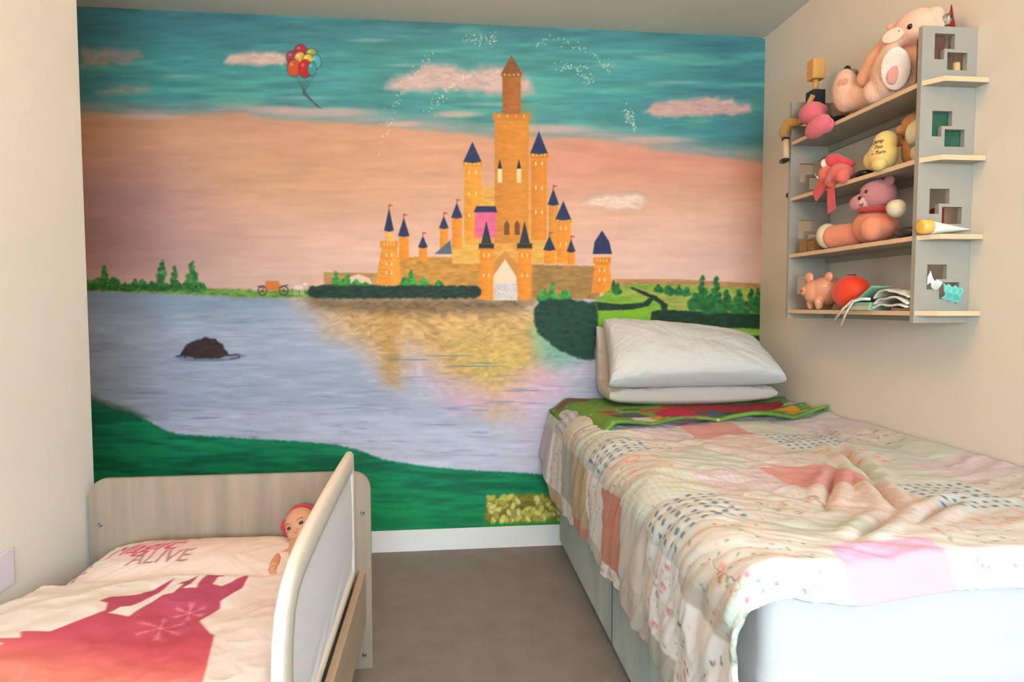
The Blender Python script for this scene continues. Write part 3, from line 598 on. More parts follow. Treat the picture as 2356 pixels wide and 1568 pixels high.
# pillows
m_cream = mat('cream_pillowcase', (200, 190, 178), .9, var=.04, vscale=5, bump=.1, bscale=40, sheen=.1)
m_ivory = mat('ivory_pillowcase', (202, 204, 202), .9, bump=.1, bscale=40, sheen=.1)
def bend_up(P):
    """back part turns up against the wall"""
    P = P.copy(); y0 = -.120; R = .065; over = P[..., 1]-y0; h = P[..., 2]-.758; m = over > 0
    a = np.clip(over/R, 0, np.pi/2); ex = np.clip(over-R*np.pi/2, 0, None)
    ny = y0+(R-h)*np.sin(a); nz = .758+R-(R-h)*np.cos(a)+ex
    P[..., 1] = np.where(m, ny, P[..., 1]); P[..., 2] = np.where(m, nz, P[..., 2]); return P
low = cushion('pillow', ((2.205, -.375, .758), (2.955, -.355, .758), (2.90, .10, .758), (2.225, .20, .758)), .125, m_cream, seed=2, bend=bend_up, wr=.012, puff=.24)
tag(low, 'cream pillow underneath, its far half turned up against the mural', 'pillow')
up = cushion('pillow', ((2.190, -.425, .812), (2.958, -.415, .818), (2.92, -.15, .972), (2.235, -.14, 1.060)), .19, m_ivory, seed=5, wr=.013, puff=.27, flat=.62)
tag(up, 'plump ivory pillow leaning on top of the cream pillow on the single bed', 'pillow')

# ------------------------------------------------------------------ toddler bed
m_oak = mat('pale_oak', (156, 142, 126), .55, var=.2, vscale=7, vstretch=(3, 3, .25), bump=.05, bscale=60, bstretch=(2, 2, .1))
m_oakh = mat('pale_oak_long', (184, 166, 144), .55, var=.10, vscale=7, vstretch=(3, .25, 3))
m_steel = mat('screw_metal', (150, 150, 150), .3, metal=1)
m_dark = mat('gap_black', (18, 17, 18), .9)
tb = empty('toddler_bed', (.89, -1.69, 0), 'pale oak toddler bed against the left wall with one raised mesh guard', 'bed')
TX0, TX1, TY0, TY1 = .474, 1.293, -.983, -2.43
hb = bm_obj('headboard', prism(rrect(TX0, TX1, 0, .625, .055, 8, (1, 1, 0, 0)), 'y', TY0, TY0+.017, .002), m_oak, tb)
fb = bm_obj('footboard', prism(rrect(TX0, TX1, 0, .42, .055, 8, (1, 1, 0, 0)), 'y', TY1, TY1+.017, .002), m_oak, tb)
bm_obj('side_rail', box_bm(1.256, 1.276, TY1+.017, TY0, .15, .315, .002), m_oakh, tb)
bm_obj('side_rail', box_bm(TX0+.02, TX0+.04, TY1+.017, TY0, .15, .315, .002), m_oakh, tb)
bm_obj('bed_base', box_bm(TX0+.04, 1.256, TY1+.017, TY0, .19, .215), m_oakh, tb)
def screw(x, y, z, par, sgn=-1):
    M = Matrix.Translation((x, y, z)) @ Matrix.Rotation(math.radians(90), 4, 'X')
    o = bm_obj('screw', lathe([(.0065, 0), (.0065, .0012), (.005, .0026), (.0028, .0026), (.0024, .001)], 18, M), m_steel, par, True)
for x, z in ((1.268, .497), (1.268, .045), (.505, .487)): screw(x, TY0, z, hb)
mattress('mattress', TX0+.045, 1.235, TY1+.02, TY0-.003, .217, .335, mat('crib_sheet', (238, 236, 234), .9), tb, r=.03, crease=.001, seed=4)
# raised guard: padded frame with a white mesh panel
m_frame = mat('guard_frame_fabric', (226, 222, 214), .7, bump=.08, bscale=200)
m_mesh = mat('white_mesh_fabric', (240, 243, 252), .9, bump=.5, bscale=900, sheen=.2)
gd = empty('bed_guard', (1.245, -1.5, .36), 'cream padded bed guard with a white mesh panel on the toddler bed', 'bed guard')
GY0, GY1, GZ0, GZ1, GX = -1.062, -1.925, .335, .708, 1.245
outer = [(-1.10, .335), (-1.072, .338), (-1.062, .352), (-1.062, .50), (-1.062, .685), (-1.066, .704), (-1.084, .711), (-1.25, .709), (-1.45, .704), (-1.62, .697), (-1.72, .689), (-1.80, .676), (-1.86, .653), (-1.90, .620), (-1.922, .575), (-1.93, .52), (-1.93, .42), (-1.928, .352), (-1.918, .338), (-1.89, .335), (-1.5, .335)]
inner = [(-1.12, .362), (-1.098, .363), (-1.096, .366), (-1.096, .50), (-1.096, .640), (-1.098, .648), (-1.104, .650), (-1.25, .648), (-1.45, .641), (-1.62, .632), (-1.70, .626), (-1.755, .621), (-1.795, .611), (-1.822, .590), (-1.838, .558), (-1.848, .51), (-1.85, .42), (-1.85, .370), (-1.848, .363), (-1.83, .362), (-1.5, .362)]
bm = bmesh.new(); rr = .012
prof = [(-rr, .40), (-rr*.92, .10), (-rr*.45, .0), (rr*.45, 0), (rr*.92, .10), (rr, .40), (rr, .60), (rr*.85, .93), (rr*.3, 1), (-rr*.3, 1), (-rr*.85, .93), (-rr, .60)]
rings = []
for (a, b) in zip(outer, inner):
    rings.append([bm.verts.new((GX+px, a[0]+(b[0]-a[0])*q, a[1]+(b[1]-a[1])*q)) for px, q in prof])
for i in range(len(rings)):
    A, B = rings[i], rings[(i+1) % len(rings)]
    for j in range(len(prof)): bm.faces.new((A[j], B[j], B[(j+1) % len(prof)], A[(j+1) % len(prof)]))
bm_obj('guard_frame', bm, m_frame, gd, True)
uu = np.linspace(0, 1, 120); tt = np.linspace(0, 1, 70); Ug, tq = np.meshgrid(uu, tt, indexing='ij'); Yg = -1.870+.788*Ug+.03*sst(.6, 1, tq)*(1-Ug)
Zg = .348+tq*(np.interp(Yg, [-1.90, -1.86, -1.80, -1.70, -1.45, -1.25, -1.06], [.50, .575, .635, .642, .655, .66, .662])-.348); Xg = GX+.004+.004*np.sin(np.pi*tq)+.010*(fbm(Yg*3, Zg*34-Yg*9, 3, 2)-.5)*sst(.5, .0, tq)
cloth('mesh_panel', np.stack([Xg, Yg, Zg], -1), m_mesh, gd, solid=.002)
for gy in (-1.20, -1.78): bm_obj('guard_bracket', tube([(GX, gy, .325), (GX, gy, GZ0+.02)], .008), m_black, gd, True)
# fitted-sheet corner bulging past the guard
u, v = np.meshgrid(np.linspace(0, 1, 40), np.linspace(0, 1, 30), indexing='ij')
Pk = np.stack([1.262+.016*np.sin(np.pi*v)*np.sin(np.pi*u)+.004*np.sin(u*18), -1.0-.17*u-.02*v, .335+.19*v*(1-.25*u)+.006*np.sin(u*14)], -1)
# duvet on the toddler bed with a pink palace silhouette
def kid_art():
    cv = Canvas(0, .84, 0, 1.2, .002); X, Y = cv.X, cv.Y; A = cv.a; A[...] = (234, 228, 224)
    cv.mix((236, 214, 176), sst(.5, .85, X)*sst(.35, .8, Y)*.8); cv.mix((232, 196, 190), sst(.35, .8, X)*sst(.6, .15, Y)*.6); cv.mix((240, 234, 230), sst(.35, .05, X)*.8)
    g = cv.a.copy(); t = sst(.10, .62, Y)[..., None]; pink = np.array([176, 76, 106.])*(1-t)+np.array([222, 88, 104.])*t; t2 = sst(.38, .62, Y+.25*(.5-X))[..., None]; pink = pink*(1-t2)+np.array([238, 158, 136.])*t2
    mask = Canvas(0, .84, 0, 1.2, .002)
    sil = [(.40, .0), (.49, .0), (.49, .045), (.475, .05), (.475, .09), (.50, .10), (.53, .055), (.55, .03), (.55, .10), (.52, .17), (.53, .20), (.505, .26), (.56, .34), (.60, .52), (.58, .75), (.4, .95), (.05, .90), (.08, .66), (.17, .48), (.20, .40), (.16, .385), (.215, .375), (.20, .35), (.25, .345), (.305, .25), (.29, .21), (.27, .20), (.28, .17), (.335, .15), (.36, .10), (.375, .06), (.375, .115), (.36, .17), (.345, .22), (.325, .225), (.315, .26), (.36, .265), (.37, .21), (.385, .16), (.405, .15), (.41, .10), (.395, .10), (.425, .045), (.425, .1), (.415, .125), (.445, .115), (.44, .075), (.445, .04)]
    mask.poly(sil, (255, 255, 255), .002); al = mask.a[..., :1]/255*sst(1.0, .62, Y)[..., None]
    cv.a = cv.a*(1-al)+pink*al; rs = np.random.RandomState(2)
    for cx, cy, r in ((.44, .30, .05), (.47, .22, .035), (.30, .55, .06)):
        for k in range(6):
            a = k*math.pi/3+.3; cv.line([(cx, cy), (cx+r*math.cos(a), cy+r*math.sin(a))], .0024, (236, 160, 180), .7)
            for b in (.5, .75):
                for s in (-.5, .5): cv.line([(cx+r*b*math.cos(a), cy+r*b*math.sin(a)), (cx+r*b*math.cos(a)+.014*math.cos(a+s), cy+r*b*math.sin(a)+.014*math.sin(a+s))], .002, (236, 160, 180), .6)
    return cv
cvk = kid_art(); u = np.arange(0, .762, .003); v = np.arange(0, 1.13, .003); U, Vv = np.meshgrid(u, v, indexing='ij')
kx = .474+U+.0; ky = -1.268-Vv-.012*np.sin(U*9)
n1 = fbm(U*4, Vv*3.4, 4, 2)-.5; n2 = -np.abs(fbm(U*5+Vv*3, Vv*5-U*4, 4, 7)-.5)
kz = .452+.03*sst(.5, .0, U)*sst(.05, .4, Vv)+.035*n1+.03*(n2+.12)+.012*np.sin(U*8)*sst(0, .2, Vv)
kz = kz-.075*sst(.045, 0, Vv)**1.3-.060*sst(.07, .0, U)*sst(.45, .0, Vv)-.045*sst(.70, .762, U)
kx = np.maximum(kx, XL+.006+.01*sst(.3, 0, Vv)); kx = kx+.02*n1*sst(0, .1, U)*sst(.76, .68, U)
kd = cloth('child_duvet', np.stack([kx, ky, kz], -1), m_patch if False else mat('printed_cotton', rough=.9, attr='paint', bump=.1, bscale=260), None, cvk.read(U, Vv), solid=.018, flip=True)
tag(kd, 'white and cream child duvet printed with a pink palace silhouette on the toddler bed', 'duvet')
# its pillow with the lettering
def pil_art():
    cv = Canvas(0, .66, 0, .34, .0016); A = cv.a; A[...] = (236, 222, 214); X, Y = cv.X, cv.Y
    cv.mix((240, 232, 226), sst(.2, .0, X)*.9); cv.mix((226, 196, 186), sst(.2, .3, X)*sst(.6, .4, X)*sst(.3, .1, Y)*.6)
    cv.blob(.22, .115, .10, .06, (226, 178, 178), .8, .8)
    def txt(s, cx, cy, sx, sy, col, sh=0):
        for t in text_tris(s, 1, sh): cv.poly([(cx+p[0]*sx, cy-p[1]*sy) for p in t], col, .0016)
    txt('IN THE', .255, .085, .040, .052, (170, 110, 118)); txt('Magic', .185, .145, .085, .075, (200, 70, 100), .45); txt('ALIVE', .265, .195, .052, .066, (168, 112, 120))
    for cx, cy, r, c in ((.055, .19, .028, (196, 60, 110)), (.315, .055, .020, (196, 160, 140))):
        for k in range(6): a = k*math.pi/3; cv.line([(cx, cy), (cx+r*math.cos(a), cy+r*math.sin(a))], .005, c); cv.blob(cx+r*math.cos(a), cy+r*math.sin(a), .005, .005, (90, 60, 150), .4)
    return cv
cvl = pil_art()
kp = cushion('child_pillow', ((.50, -1.345, .372), (1.16, -1.345, .372), (1.13, -.995, .415), (.560, -.995, .415)), .115, mat('printed_cotton_pillow', rough=.9, attr='paint', bump=.1, bscale=200), seed=8, wr=.006, puff=.36, flat=.6, n=190, k=110, cols=lambda U, V: cvl.read(U*.66, (1-V)*.34))
tag(kp, 'pale pink printed child pillow lettered ALIVE at the head of the toddler bed', 'pillow')
# ------------------------------------------------------------------ baby doll
m_skin = mat('doll_vinyl', (214, 160, 126), .42, sss=.0, spec=.4)
m_red = mat('red_felt', (206, 62, 72), .9); m_eye = mat('doll_eye', (40, 46, 40), .15, coat=.6); m_lip = mat('doll_lip', (196, 100, 84), .5)
doll = empty('baby_doll', (1.09, -1.06, .40), 'naked baby doll with a red headband lying on the child pillow beside the guard', 'doll')
hc = Vector((1.098, -1.040, .486)); from mathutils import Euler
HM = Matrix.Translation(hc) @ Euler((math.radians(-12), math.radians(-26), math.radians(-6))).to_matrix().to_4x4() @ Matrix.Scale(1.13, 4)
bm = ell((0, 0, 0), (.043, .042, .046)); ell((0, -.016, -.018), (.034, .030, .026), bm=bm); ell((.020, -.030, -.016), (.013, .011, .012), bm=bm); ell((-.020, -.030, -.016), (.013, .011, .012), bm=bm)
ell((0, -.0455, -.010), (.0065, .006, .0055), bm=bm, sub=2); ell((0, -.036, -.026), (.011, .008, .006), bm=bm, sub=2); ell((0, -.032, -.036), (.010, .008, .008), bm=bm, sub=2)
for s_ in (-1, 1): ell((s_*.043, .002, -.006), (.006, .008, .011), bm=bm, sub=2)
bmesh.ops.transform(bm, matrix=HM, verts=bm.verts)
body_bm = capsule((1.112, -1.10, .430), (1.16, -1.27, .405), .043, .048, bm)
capsule((1.095, -1.065, .448), (1.112, -1.10, .435), .020, .024, body_bm)
capsule((1.090, -1.115, .425), (1.055, -1.150, .428), .021, .019, body_bm); capsule((1.055, -1.150, .428), (1.060, -1.215, .430), .019, .015, body_bm)
ell((1.062, -1.232, .431), (.013, .017, .009), bm=body_bm, sub=2)
for i, a in enumerate((-.9, -.35, 0, .3, .6)):
    L = .012 if i == 0 else .017; capsule((1.062+.011*math.sin(a), -1.238-.005*math.cos(a), .431), (1.062+(.011+L*.6)*math.sin(a)*1.1, -1.242-L*math.cos(a), .428), .0042, .0034, body_bm)
capsule((1.14, -1.28, .405), (1.13, -1.36, .42), .028, .022, body_bm); capsule((1.19, -1.28, .40), (1.20, -1.38, .41), .028, .022, body_bm)
# raised arm on the far side, hand resting by the head
capsule((1.085, -1.085, .436), (1.048, -1.075, .432), .018, .015, body_bm); capsule((1.048, -1.075, .432), (1.022, -1.085, .434), .0145, .013, body_bm); ell((1.006, -1.088, .432), (.019, .016, .015), bm=body_bm)
for i, a in enumerate((-.8, -.3, 0, .3, .6)): capsule((1.000, -1.088+.009*math.sin(a), .432), (.985-.002*i % 3, -1.088+.014*math.sin(a), .426), .0045, .0038, body_bm)
blend('body', body_bm, m_skin, doll, .0022, 3)
def at(M, p): return M @ Vector(p)
for s_ in (-1, 1):
    bm = ell((0, 0, 0), (.0062, .0035, .0042), sub=2); bmesh.ops.transform(bm, matrix=HM @ Matrix.Translation((s_*.0175, -.0405, .003)) @ Matrix.Rotation(s_*.3, 4, 'Z'), verts=bm.verts); bm_obj('eye', bm, m_eye, doll, True)
    bm = tube([at(HM, (s_*.010, -.0425, .013)), at(HM, (s_*.018, -.0405, .0155)), at(HM, (s_*.026, -.0355, .013))], .0009, 6); bm_obj('eyebrow', bm, mat('doll_brow', (150, 96, 66), .8), doll, True)
bm = tube([at(HM, (-.008, -.0425, -.0255)), at(HM, (0, -.0450, -.0265)), at(HM, (.008, -.0425, -.0255))], [.001, .0019, .001], 8); bm_obj('mouth', bm, m_lip, doll, True)
bm = bmesh.new(); ring = []
for i in range(40):
    a = 2*math.pi*i/40; ring.append((.0455*math.cos(a), .010+.0*math.sin(a), .0485*math.sin(a)))
ring.append(ring[0]); bm = tube([at(HM, p) for p in ring], .0045, 6); bm_obj('headband', bm, m_red, doll, True)
bm = ell(at(HM, (-.047, .002, .020)), (.006, .011, .016), (0, 20, 30)); ell(at(HM, (-.050, .002, -.002)), (.006, .010, .014), (0, -20, 30), bm=bm); blend('bow', bm, m_red, doll, .002, 2)
bm = tube([(1.033+.0165*0, -1.080, .432), (1.026, -1.083, .433)], .0165, 16); bm_obj('wristband', bm, m_red, doll, True)
# ------------------------------------------------------------------ wall shelf unit
m_grey = mat('grey_lacquer', (158, 154, 143), .45, var=.02, vscale=30)
m_pine = mat('pine_edge', (222, 190, 152), .6, var=.06, vscale=9, vstretch=(2, .25, 2))
su = empty('wall_shelf', (2.96, -.89, 1.08), 'grey four tier shelf unit with pine edges and notched sides on the right wall', 'shelf')
SX0, SX1 = 2.876, W-.001; PZ0, PZ1 = 1.083, 1.925
SHZ = [1.118, 1.335, 1.555, 1.771]                      # board tops
def side_panel(y0, y1):
    # plate with stepped cut-outs: faces laid out on a cell grid, cut cells dropped
    xs = sorted({SX0, SX1, 2.914, 2.944, 2.954, 2.976, 3.016}); rects = []
    offs = [(-.000, )]; zs = {PZ0, PZ1}
    for zt in SHZ:
        rects += [(2.914, 2.976, zt+.092, zt+.134), (2.914, 2.944, zt+.062, zt+.093), (2.954, 3.016, zt+.034, zt+.083)]
    rects = [(a, b, c, d) for a, b, c, d in rects if d < PZ1-.005]
    for r in rects: zs |= {r[2], r[3]}
    zs = sorted(zs); bm = bmesh.new(); cells = {}
    def cut(x, z): return any(a < x < b and c < z < d for a, b, c, d in rects)
    vs = {}
    def vv(x, y, z):
        k = (round(x, 5), round(y, 5), round(z, 5)); 
        if k not in vs: vs[k] = bm.verts.new((x, y, z))
        return vs[k]
    nx, nz = len(xs)-1, len(zs)-1
    sol = [[not cut((xs[i]+xs[i+1])/2, (zs[j]+zs[j+1])/2) for j in range(nz)] for i in range(nx)]
    def S_(i, j): return 0 <= i < nx and 0 <= j < nz and sol[i][j]
    for i in range(nx):
        for j in range(nz):
            if not sol[i][j]: continue
            a, b, c, d = xs[i], xs[i+1], zs[j], zs[j+1]
            bm.faces.new((vv(a, y0, c), vv(b, y0, c), vv(b, y0, d), vv(a, y0, d))); bm.faces.new((vv(a, y1, d), vv(b, y1, d), vv(b, y1, c), vv(a, y1, c)))
            if not S_(i-1, j): bm.faces.new((vv(a, y0, d), vv(a, y1, d), vv(a, y1, c), vv(a, y0, c)))
            if not S_(i+1, j): bm.faces.new((vv(b, y0, c), vv(b, y1, c), vv(b, y1, d), vv(b, y0, d)))
            if not S_(i, j-1): bm.faces.new((vv(a, y0, c), vv(a, y1, c), vv(b, y1, c), vv(b, y0, c)))
            if not S_(i, j+1): bm.faces.new((vv(a, y0, d), vv(b, y0, d), vv(b, y1, d), vv(a, y1, d)))
    return bm
bm_obj('side_panel', side_panel(-1.245, -1.229), m_grey, su); bm_obj('side_panel', side_panel(-.556, -.540), m_grey, su)
for zt in SHZ:
    pts = [(SX0+.001, -.556), (SX0+.001, -1.229), (SX0+.003, -1.245), (SX0+.035, -1.292), (SX1, -1.292), (SX1, -.495), (SX0+.035, -.495), (SX0+.003, -.540)]
    sh = bm_obj('shelf_board', prism(pts, 'z', zt-.014, zt, .0008), m_grey, su); sh.data.materials.append(m_pine)
    for p in sh.data.polygons: p.material_index = 1 if abs(p.normal.z) < .5 else 0
    bm_obj('back_lip', box_bm(SX1-.016, SX1, -1.229, -.556, zt-.034, zt-.014), m_grey, su)
o = bm_obj('lilac_rectangle', box_bm(XL, XL+.008, -1.40, -1.315, .458, .546, .002), mat('lilac_white', (214, 214, 232), .5)); tag(o, 'pale lilac rectangle low on the left wall just above the child duvet', 'wall plate')  # thin pale lilac rectangle set on the left wall

# ------------------------------------------------------------------ things on the shelves
z1, z2, z3, z4 = SHZ[3], SHZ[2], SHZ[1], SHZ[0]
def plush(name, c, r=.95, b=.5): return mat(name, c, 1, bump=b, bscale=330, sheen=.3, var=.05, vscale=30)
def pad(par, name, c, r, nrm, m, th=.25):
    """flat oval patch on a surface, facing nrm"""
    q = Vector(nrm).normalized().to_track_quat('Z', 'Y'); bm = bmesh.new()
    bmesh.ops.create_icosphere(bm, subdivisions=3, radius=1, matrix=Matrix.Translation(c) @ q.to_matrix().to_4x4() @ Matrix.Diagonal((r[0], r[1], min(r)*th, 1)))
    return bm_obj(name, bm, m, par, True)
from mathutils.bvhtree import BVHTree
def surf(ob, P):
    """point and normal where the toy's surface faces the room, near P"""
    bv = BVHTree.FromPolygons([v.co for v in ob.data.vertices], [p.vertices[:] for p in ob.data.polygons]); d = (Vector(P)-CAM).normalized()
    h = bv.ray_cast(CAM, d); return (h[0], h[1]) if h[0] else (Vector(P), -d)
def on(par, name, ob, P, r, m, th=.3):
    c, n = surf(ob, P); return pad(par, name, c, r, n, m, th)
m_bun = plush('bunny_fur', (246, 198, 170)); m_bunw = plush('bunny_belly_fur', (244, 222, 206)); m_pinkpad = plush('pink_pad', (236, 160, 142)); m_blk = mat('glossy_black', (14, 10, 12), .2, coat=.5)
bun = empty('plush_bunny', (2.96, -1.02, z1), 'large pale peach plush bunny with droopy ears sprawled on the top shelf', 'plush toy')
bm = ell((2.955, -1.120, 1.967), (.062, .076, .060), (10, 0, 0)); ell((2.910, -1.085, 1.946), (.036, .046, .036), bm=bm)          # head, muzzle
ell((2.965, -1.090, 1.850), (.060, .068, .084), (14, 0, 0), bm=bm)                                     # trunk
capsule((2.945, -.985, 1.822), (2.90, -.885, 1.832), .046, .040, bm); ell((2.893, -.868, 1.866), (.038, .048, .076), (-8, 0, 0), bm=bm)     # far leg with big sole
capsule((2.945, -1.10, 1.825), (2.895, -1.03, 1.812), .050, .042, bm); ell((2.888, -1.080, 1.860), (.032, .060, .078), (24, 0, 0), bm=bm)    # near leg
capsule((2.94, -1.05, 1.90), (2.905, -1.00, 1.885), .028, .024, bm)
for v in bm.verts: v.co.x = min(v.co.x, W-.004); v.co.z = max(v.co.z, z1+.001); v.co.y = max(v.co.y, -1.185) if v.co.z < 1.93 else v.co.y
bunb = blend('body', bm, m_bun, bun, .0045, 8, .0016)
bm = ell((2.935, -1.050, 1.968), (.026, .034, .028)); capsule((2.925, -1.040, 1.965), (2.908, -1.000, 1.915), .026, .032, bm); capsule((2.908, -1.000, 1.915), (2.898, -.968, 1.872), .034, .028, bm); blend('ear', bm, plush('bunny_ear_fur', (244, 180, 140)), bun, .004, 6, .0016)
bm = ell((2.965, -1.170, 1.985), (.028, .034, .026)); capsule((2.965, -1.18, 1.975), (2.975, -1.185, 1.95), .024, .020, bm); blend('ear', bm, m_bun, bun, .004, 6, .0016)
on(bun, 'sole_patch', bunb, (2.9, -1.105, 1.855), (.040, .062), m_bunw, .12)
on(bun, 'muzzle_patch', bunb, (2.9, -1.088, 1.962), (.032, .024), plush('muzzle_fur', (248, 216, 194)), .15)
c, n = surf(bunb, (2.9, -1.160, 1.958)); bm_obj('eye', ell(c, (.006, .009, .008)), m_blk, bun, True)
on(bun, 'nose', bunb, (2.9, -1.079, 1.991), (.012, .010), m_pinkpad, .4)
pts = [surf(bunb, (2.9, y, z)) for y, z in ((-1.120, 1.962), (-1.110, 1.952), (-1.098, 1.944))]; bm_obj('mouth', tube([p+n*.0045 for p, n in pts], .0018, 6), m_blk, bun, True)
for P_, r in (((2.9, -1.097, 1.840), (.019, .027)), ((2.9, -1.110, 1.893), (.009, .012)), ((2.9, -1.133, 1.880), (.011, .012))): c, n = surf(bunb, P_); pad(bun, 'paw_pad', c+n*.005, r, n, m_pinkpad, .2)
for P_, r in (((2.9, -.822, 1.908), (.008, .013)), ((2.9, -.848, 1.903), (.011, .013))): on(bun, 'paw_pad', bunb, P_, r, m_pinkpad, .3)
# wooden block figure at the far end of the top shelf
m_wood = mat('warm_wood', (212, 160, 92), .6, var=.1, vscale=20, vstretch=(2, 2, .4)); m_navy = mat('navy_felt', (40, 54, 70), .9)
fg = empty('wooden_figure', (2.93, -.60, z1), 'wooden block headed figure with a navy body at the far end of the top shelf', 'figure')
bm_obj('head', box_bm(2.905, 2.955, -.650, -.600, 1.985, 2.060, .006), m_wood, fg); bm_obj('neck', tube([(2.93, -.625, 1.94), (2.93, -.625, 1.99)], .011, 14), m_wood, fg, True)
bm_obj('torso', box_bm(2.905, 2.955, -.652, -.598, 1.860, 1.945, .004), m_navy, fg)
for y in (-.640, -.612): bm_obj('leg', tube([(2.93, y, z1), (2.93, y, 1.865)], .010, 12), m_wood, fg, True)
bm_obj('arm', tube([(2.900, -.660, 1.918), (2.885, -.640, 1.872), (2.875, -.615, 1.825)], [.010, .010, .008], 8), m_wood, fg, True); bm_obj('arm', tube([(2.93, -.592, 1.925), (2.93, -.578, 1.850)], .008, 8), m_wood, fg, True)
bm_obj('nose', lathe([(.005, 0), (.001, .014)], 10, Matrix.Translation((2.905, -.612, 2.02)) @ Matrix.Rotation(-math.pi/2, 4, 'Y')), m_wood, fg, True)
# grey plush behind
m_gry = plush('grey_fur', (148, 142, 128)); gp_ = empty('grey_plush', (2.985, -.735, z1), 'tall grey plush toy with a black nose, between the block figure and the bunny', 'plush toy')
bm = ell((2.985, -.722, 1.835), (.050, .052, .066)); ell((2.985, -.730, 1.925), (.042, .050, .052), bm=bm)
for v in bm.verts: v.co.x = min(v.co.x, W-.004); v.co.z = max(v.co.z, z1+.001)
blend('body', bm, m_gry, gp_, .004, 6); bm_obj('nose', ell((2.960, -.772, 1.975), (.012, .012, .013)), m_blk, gp_, True); bm_obj('ear', ell((2.985, -.765, 1.965), (.018, .020, .014)), m_gry, gp_, True)
# clear glass ball ornament
m_glass = mat('clear_glass', (245, 245, 240), .03, trans=1, ior=1.45); gb = empty('glass_ball', (2.965, -.800, z1), 'small clear glass ball on a round foot beside the bunny', 'ornament')
bm_obj('ball', ell((2.965, -.800, 1.868), (.026, .026, .026)), mat('smoky_glass', (200, 186, 156), .1, trans=.8), gb, True); bm_obj('foot', lathe([(.020, 0), (.021, .008), (.012, .018), (.010, .075)], 20, Matrix.Translation((2.965, -.800, z1))), m_wood, gb, True)
# pink shoes of a plush toy without its body, and black cloth behind them
m_pnk = plush('hot_pink_fur', (232, 112, 124))
for c, r, rot, lb in (((2.878, -.695, 1.840), (.040, .066, .042), (12, 0, 0), 'hot pink plush toy shoe at the left end of the top shelf, the upper of two'), ((2.843, -.790, 1.765), (.031, .066, .036), (-10, 0, 0), 'hot pink plush toy shoe hanging over the edge of the top shelf, the lower of two')):
    t_ = empty('plush_toy_shoe', (c[0], c[1], z1), lb, 'toy shoe', group='pink plush toy shoes'); bm = ell(c, r, rot); ell((c[0]+.012, c[1]-.026, c[2]-.002), (.028, .034, .028), bm=bm)
    if 'upper' in lb:
        for v in bm.verts: v.co.z = max(v.co.z, z1+.001)
    else:
        for v in bm.verts:
            if v.co.x > SX0-.002: v.co.x = SX0-.002
    blend('upper', bm, m_pnk, t_, .0035, 4)
bm = ell((2.905, -.800, 1.785), (.026, .050, .014)); ell((2.90, -.762, 1.792), (.020, .022, .022), bm=bm)
for v in bm.verts: v.co.z = max(v.co.z, z1+.001)
o = blend('black_cloth', bm, mat('black_cloth', (16, 15, 17), 1, bump=.4, bscale=120), None, .003, 2); tag(o, 'crumpled black cloth on the top shelf under the bunny foot', 'cloth')
# the block figure's dangling leg: mustard trouser, cream stocking with navy band, black shoe
m_must = mat('mustard_felt', (178, 132, 66), 1, sheen=.3)
bm = capsule((2.885, -.605, 1.835), (2.858, -.562, 1.842), .014, .018); capsule((2.858, -.562, 1.842), (2.856, -.538, 1.808), .018, .020, bm)
for v in bm.verts:
    if v.co.x > SX0-.003 and v.co.y > -.558: v.co.x = SX0-.003
blend('trouser_leg', bm, m_must, fg, .003, 3)
bm_obj('stocking', tube([(2.862, -.540, 1.795), (2.863, -.545, 1.71)], .012, 14), mat('cream_stocking', (214, 190, 150), .9), fg, True)
bm_obj('stocking_band', tube([(2.8605, -.540, 1.790), (2.8605, -.541, 1.782)], .0145, 14), m_navy, fg, True)
bm = ell((2.861, -.532, 1.703), (.014, .030, .011)); blend('shoe', bm, m_blk, fg, .002, 2)
# perfume bottle, red plume and boxes seen through the notches, right part of top shelf
bt = empty('glass_bottle', (2.982, -1.207, z1), 'small clear glass bottle with a round stopper behind the near side panel, top shelf', 'bottle')
BM = Matrix.Translation((2.982, -1.207, z1)) @ Matrix.Scale(1.08, 4, (0, 0, 1))
bm_obj('bottle_body', lathe([(.002, 0), (.016, .001), (.018, .010), (.018, .125), (.015, .142), (.007, .152), (.007, .162)], 24, BM), m_glass, bt, True)
bm_obj('stopper', lathe([(.006, .162), (.007, .168), (.014, .180), (.014, .186), (.004, .192)], 20, BM), m_glass, bt, True)
pl = empty('red_plume', (3.02, -1.19, z1), 'dark red pointed plume standing behind the right side panel of the shelf', 'plume')
bm_obj('plume_blade', tube([(3.012, -1.190, 1.905), (3.004, -1.196, 1.945), (2.996, -1.203, 1.975), (2.992, -1.208, 2.005)], [.009, .010, .006, .001], 8), mat('red_feather', (150, 36, 24), .9, bump=.6, bscale=200), pl, True)
bm_obj('plume_stem', tube([(3.02, -1.19, z1), (3.012, -1.190, 1.91)], .003, 8), m_wood, pl, True)
o = bm_obj('trinket_box', box_bm(2.900, 2.960, -1.226, -1.190, z1, z1+.138, .003), mat('dark_brown_card', (104, 66, 54), .7, var=.3, vscale=40)); tag(o, 'dark brown box behind the notches of the right panel on the top shelf', 'box')
o = bm_obj('pillar_candle', lathe([(.010, 0), (.011, .003), (.011, .062), (.008, .066), (.002, .063)], 24, Matrix.Translation((3.006, -1.216, z1))), mat('candle_wax', (222, 186, 120), .5), None, True); tag(o, 'short cream candle behind the lowest top shelf notch of the right panel', 'candle')
o = bm_obj('green_box', box_bm(2.900, 3.030, -1.227, -1.217, z2, z2+.145, .003), mat('green_foil', (44, 92, 70), .35, var=.5, vscale=22)); tag(o, 'dark green box behind the right panel notches on the second shelf', 'box')
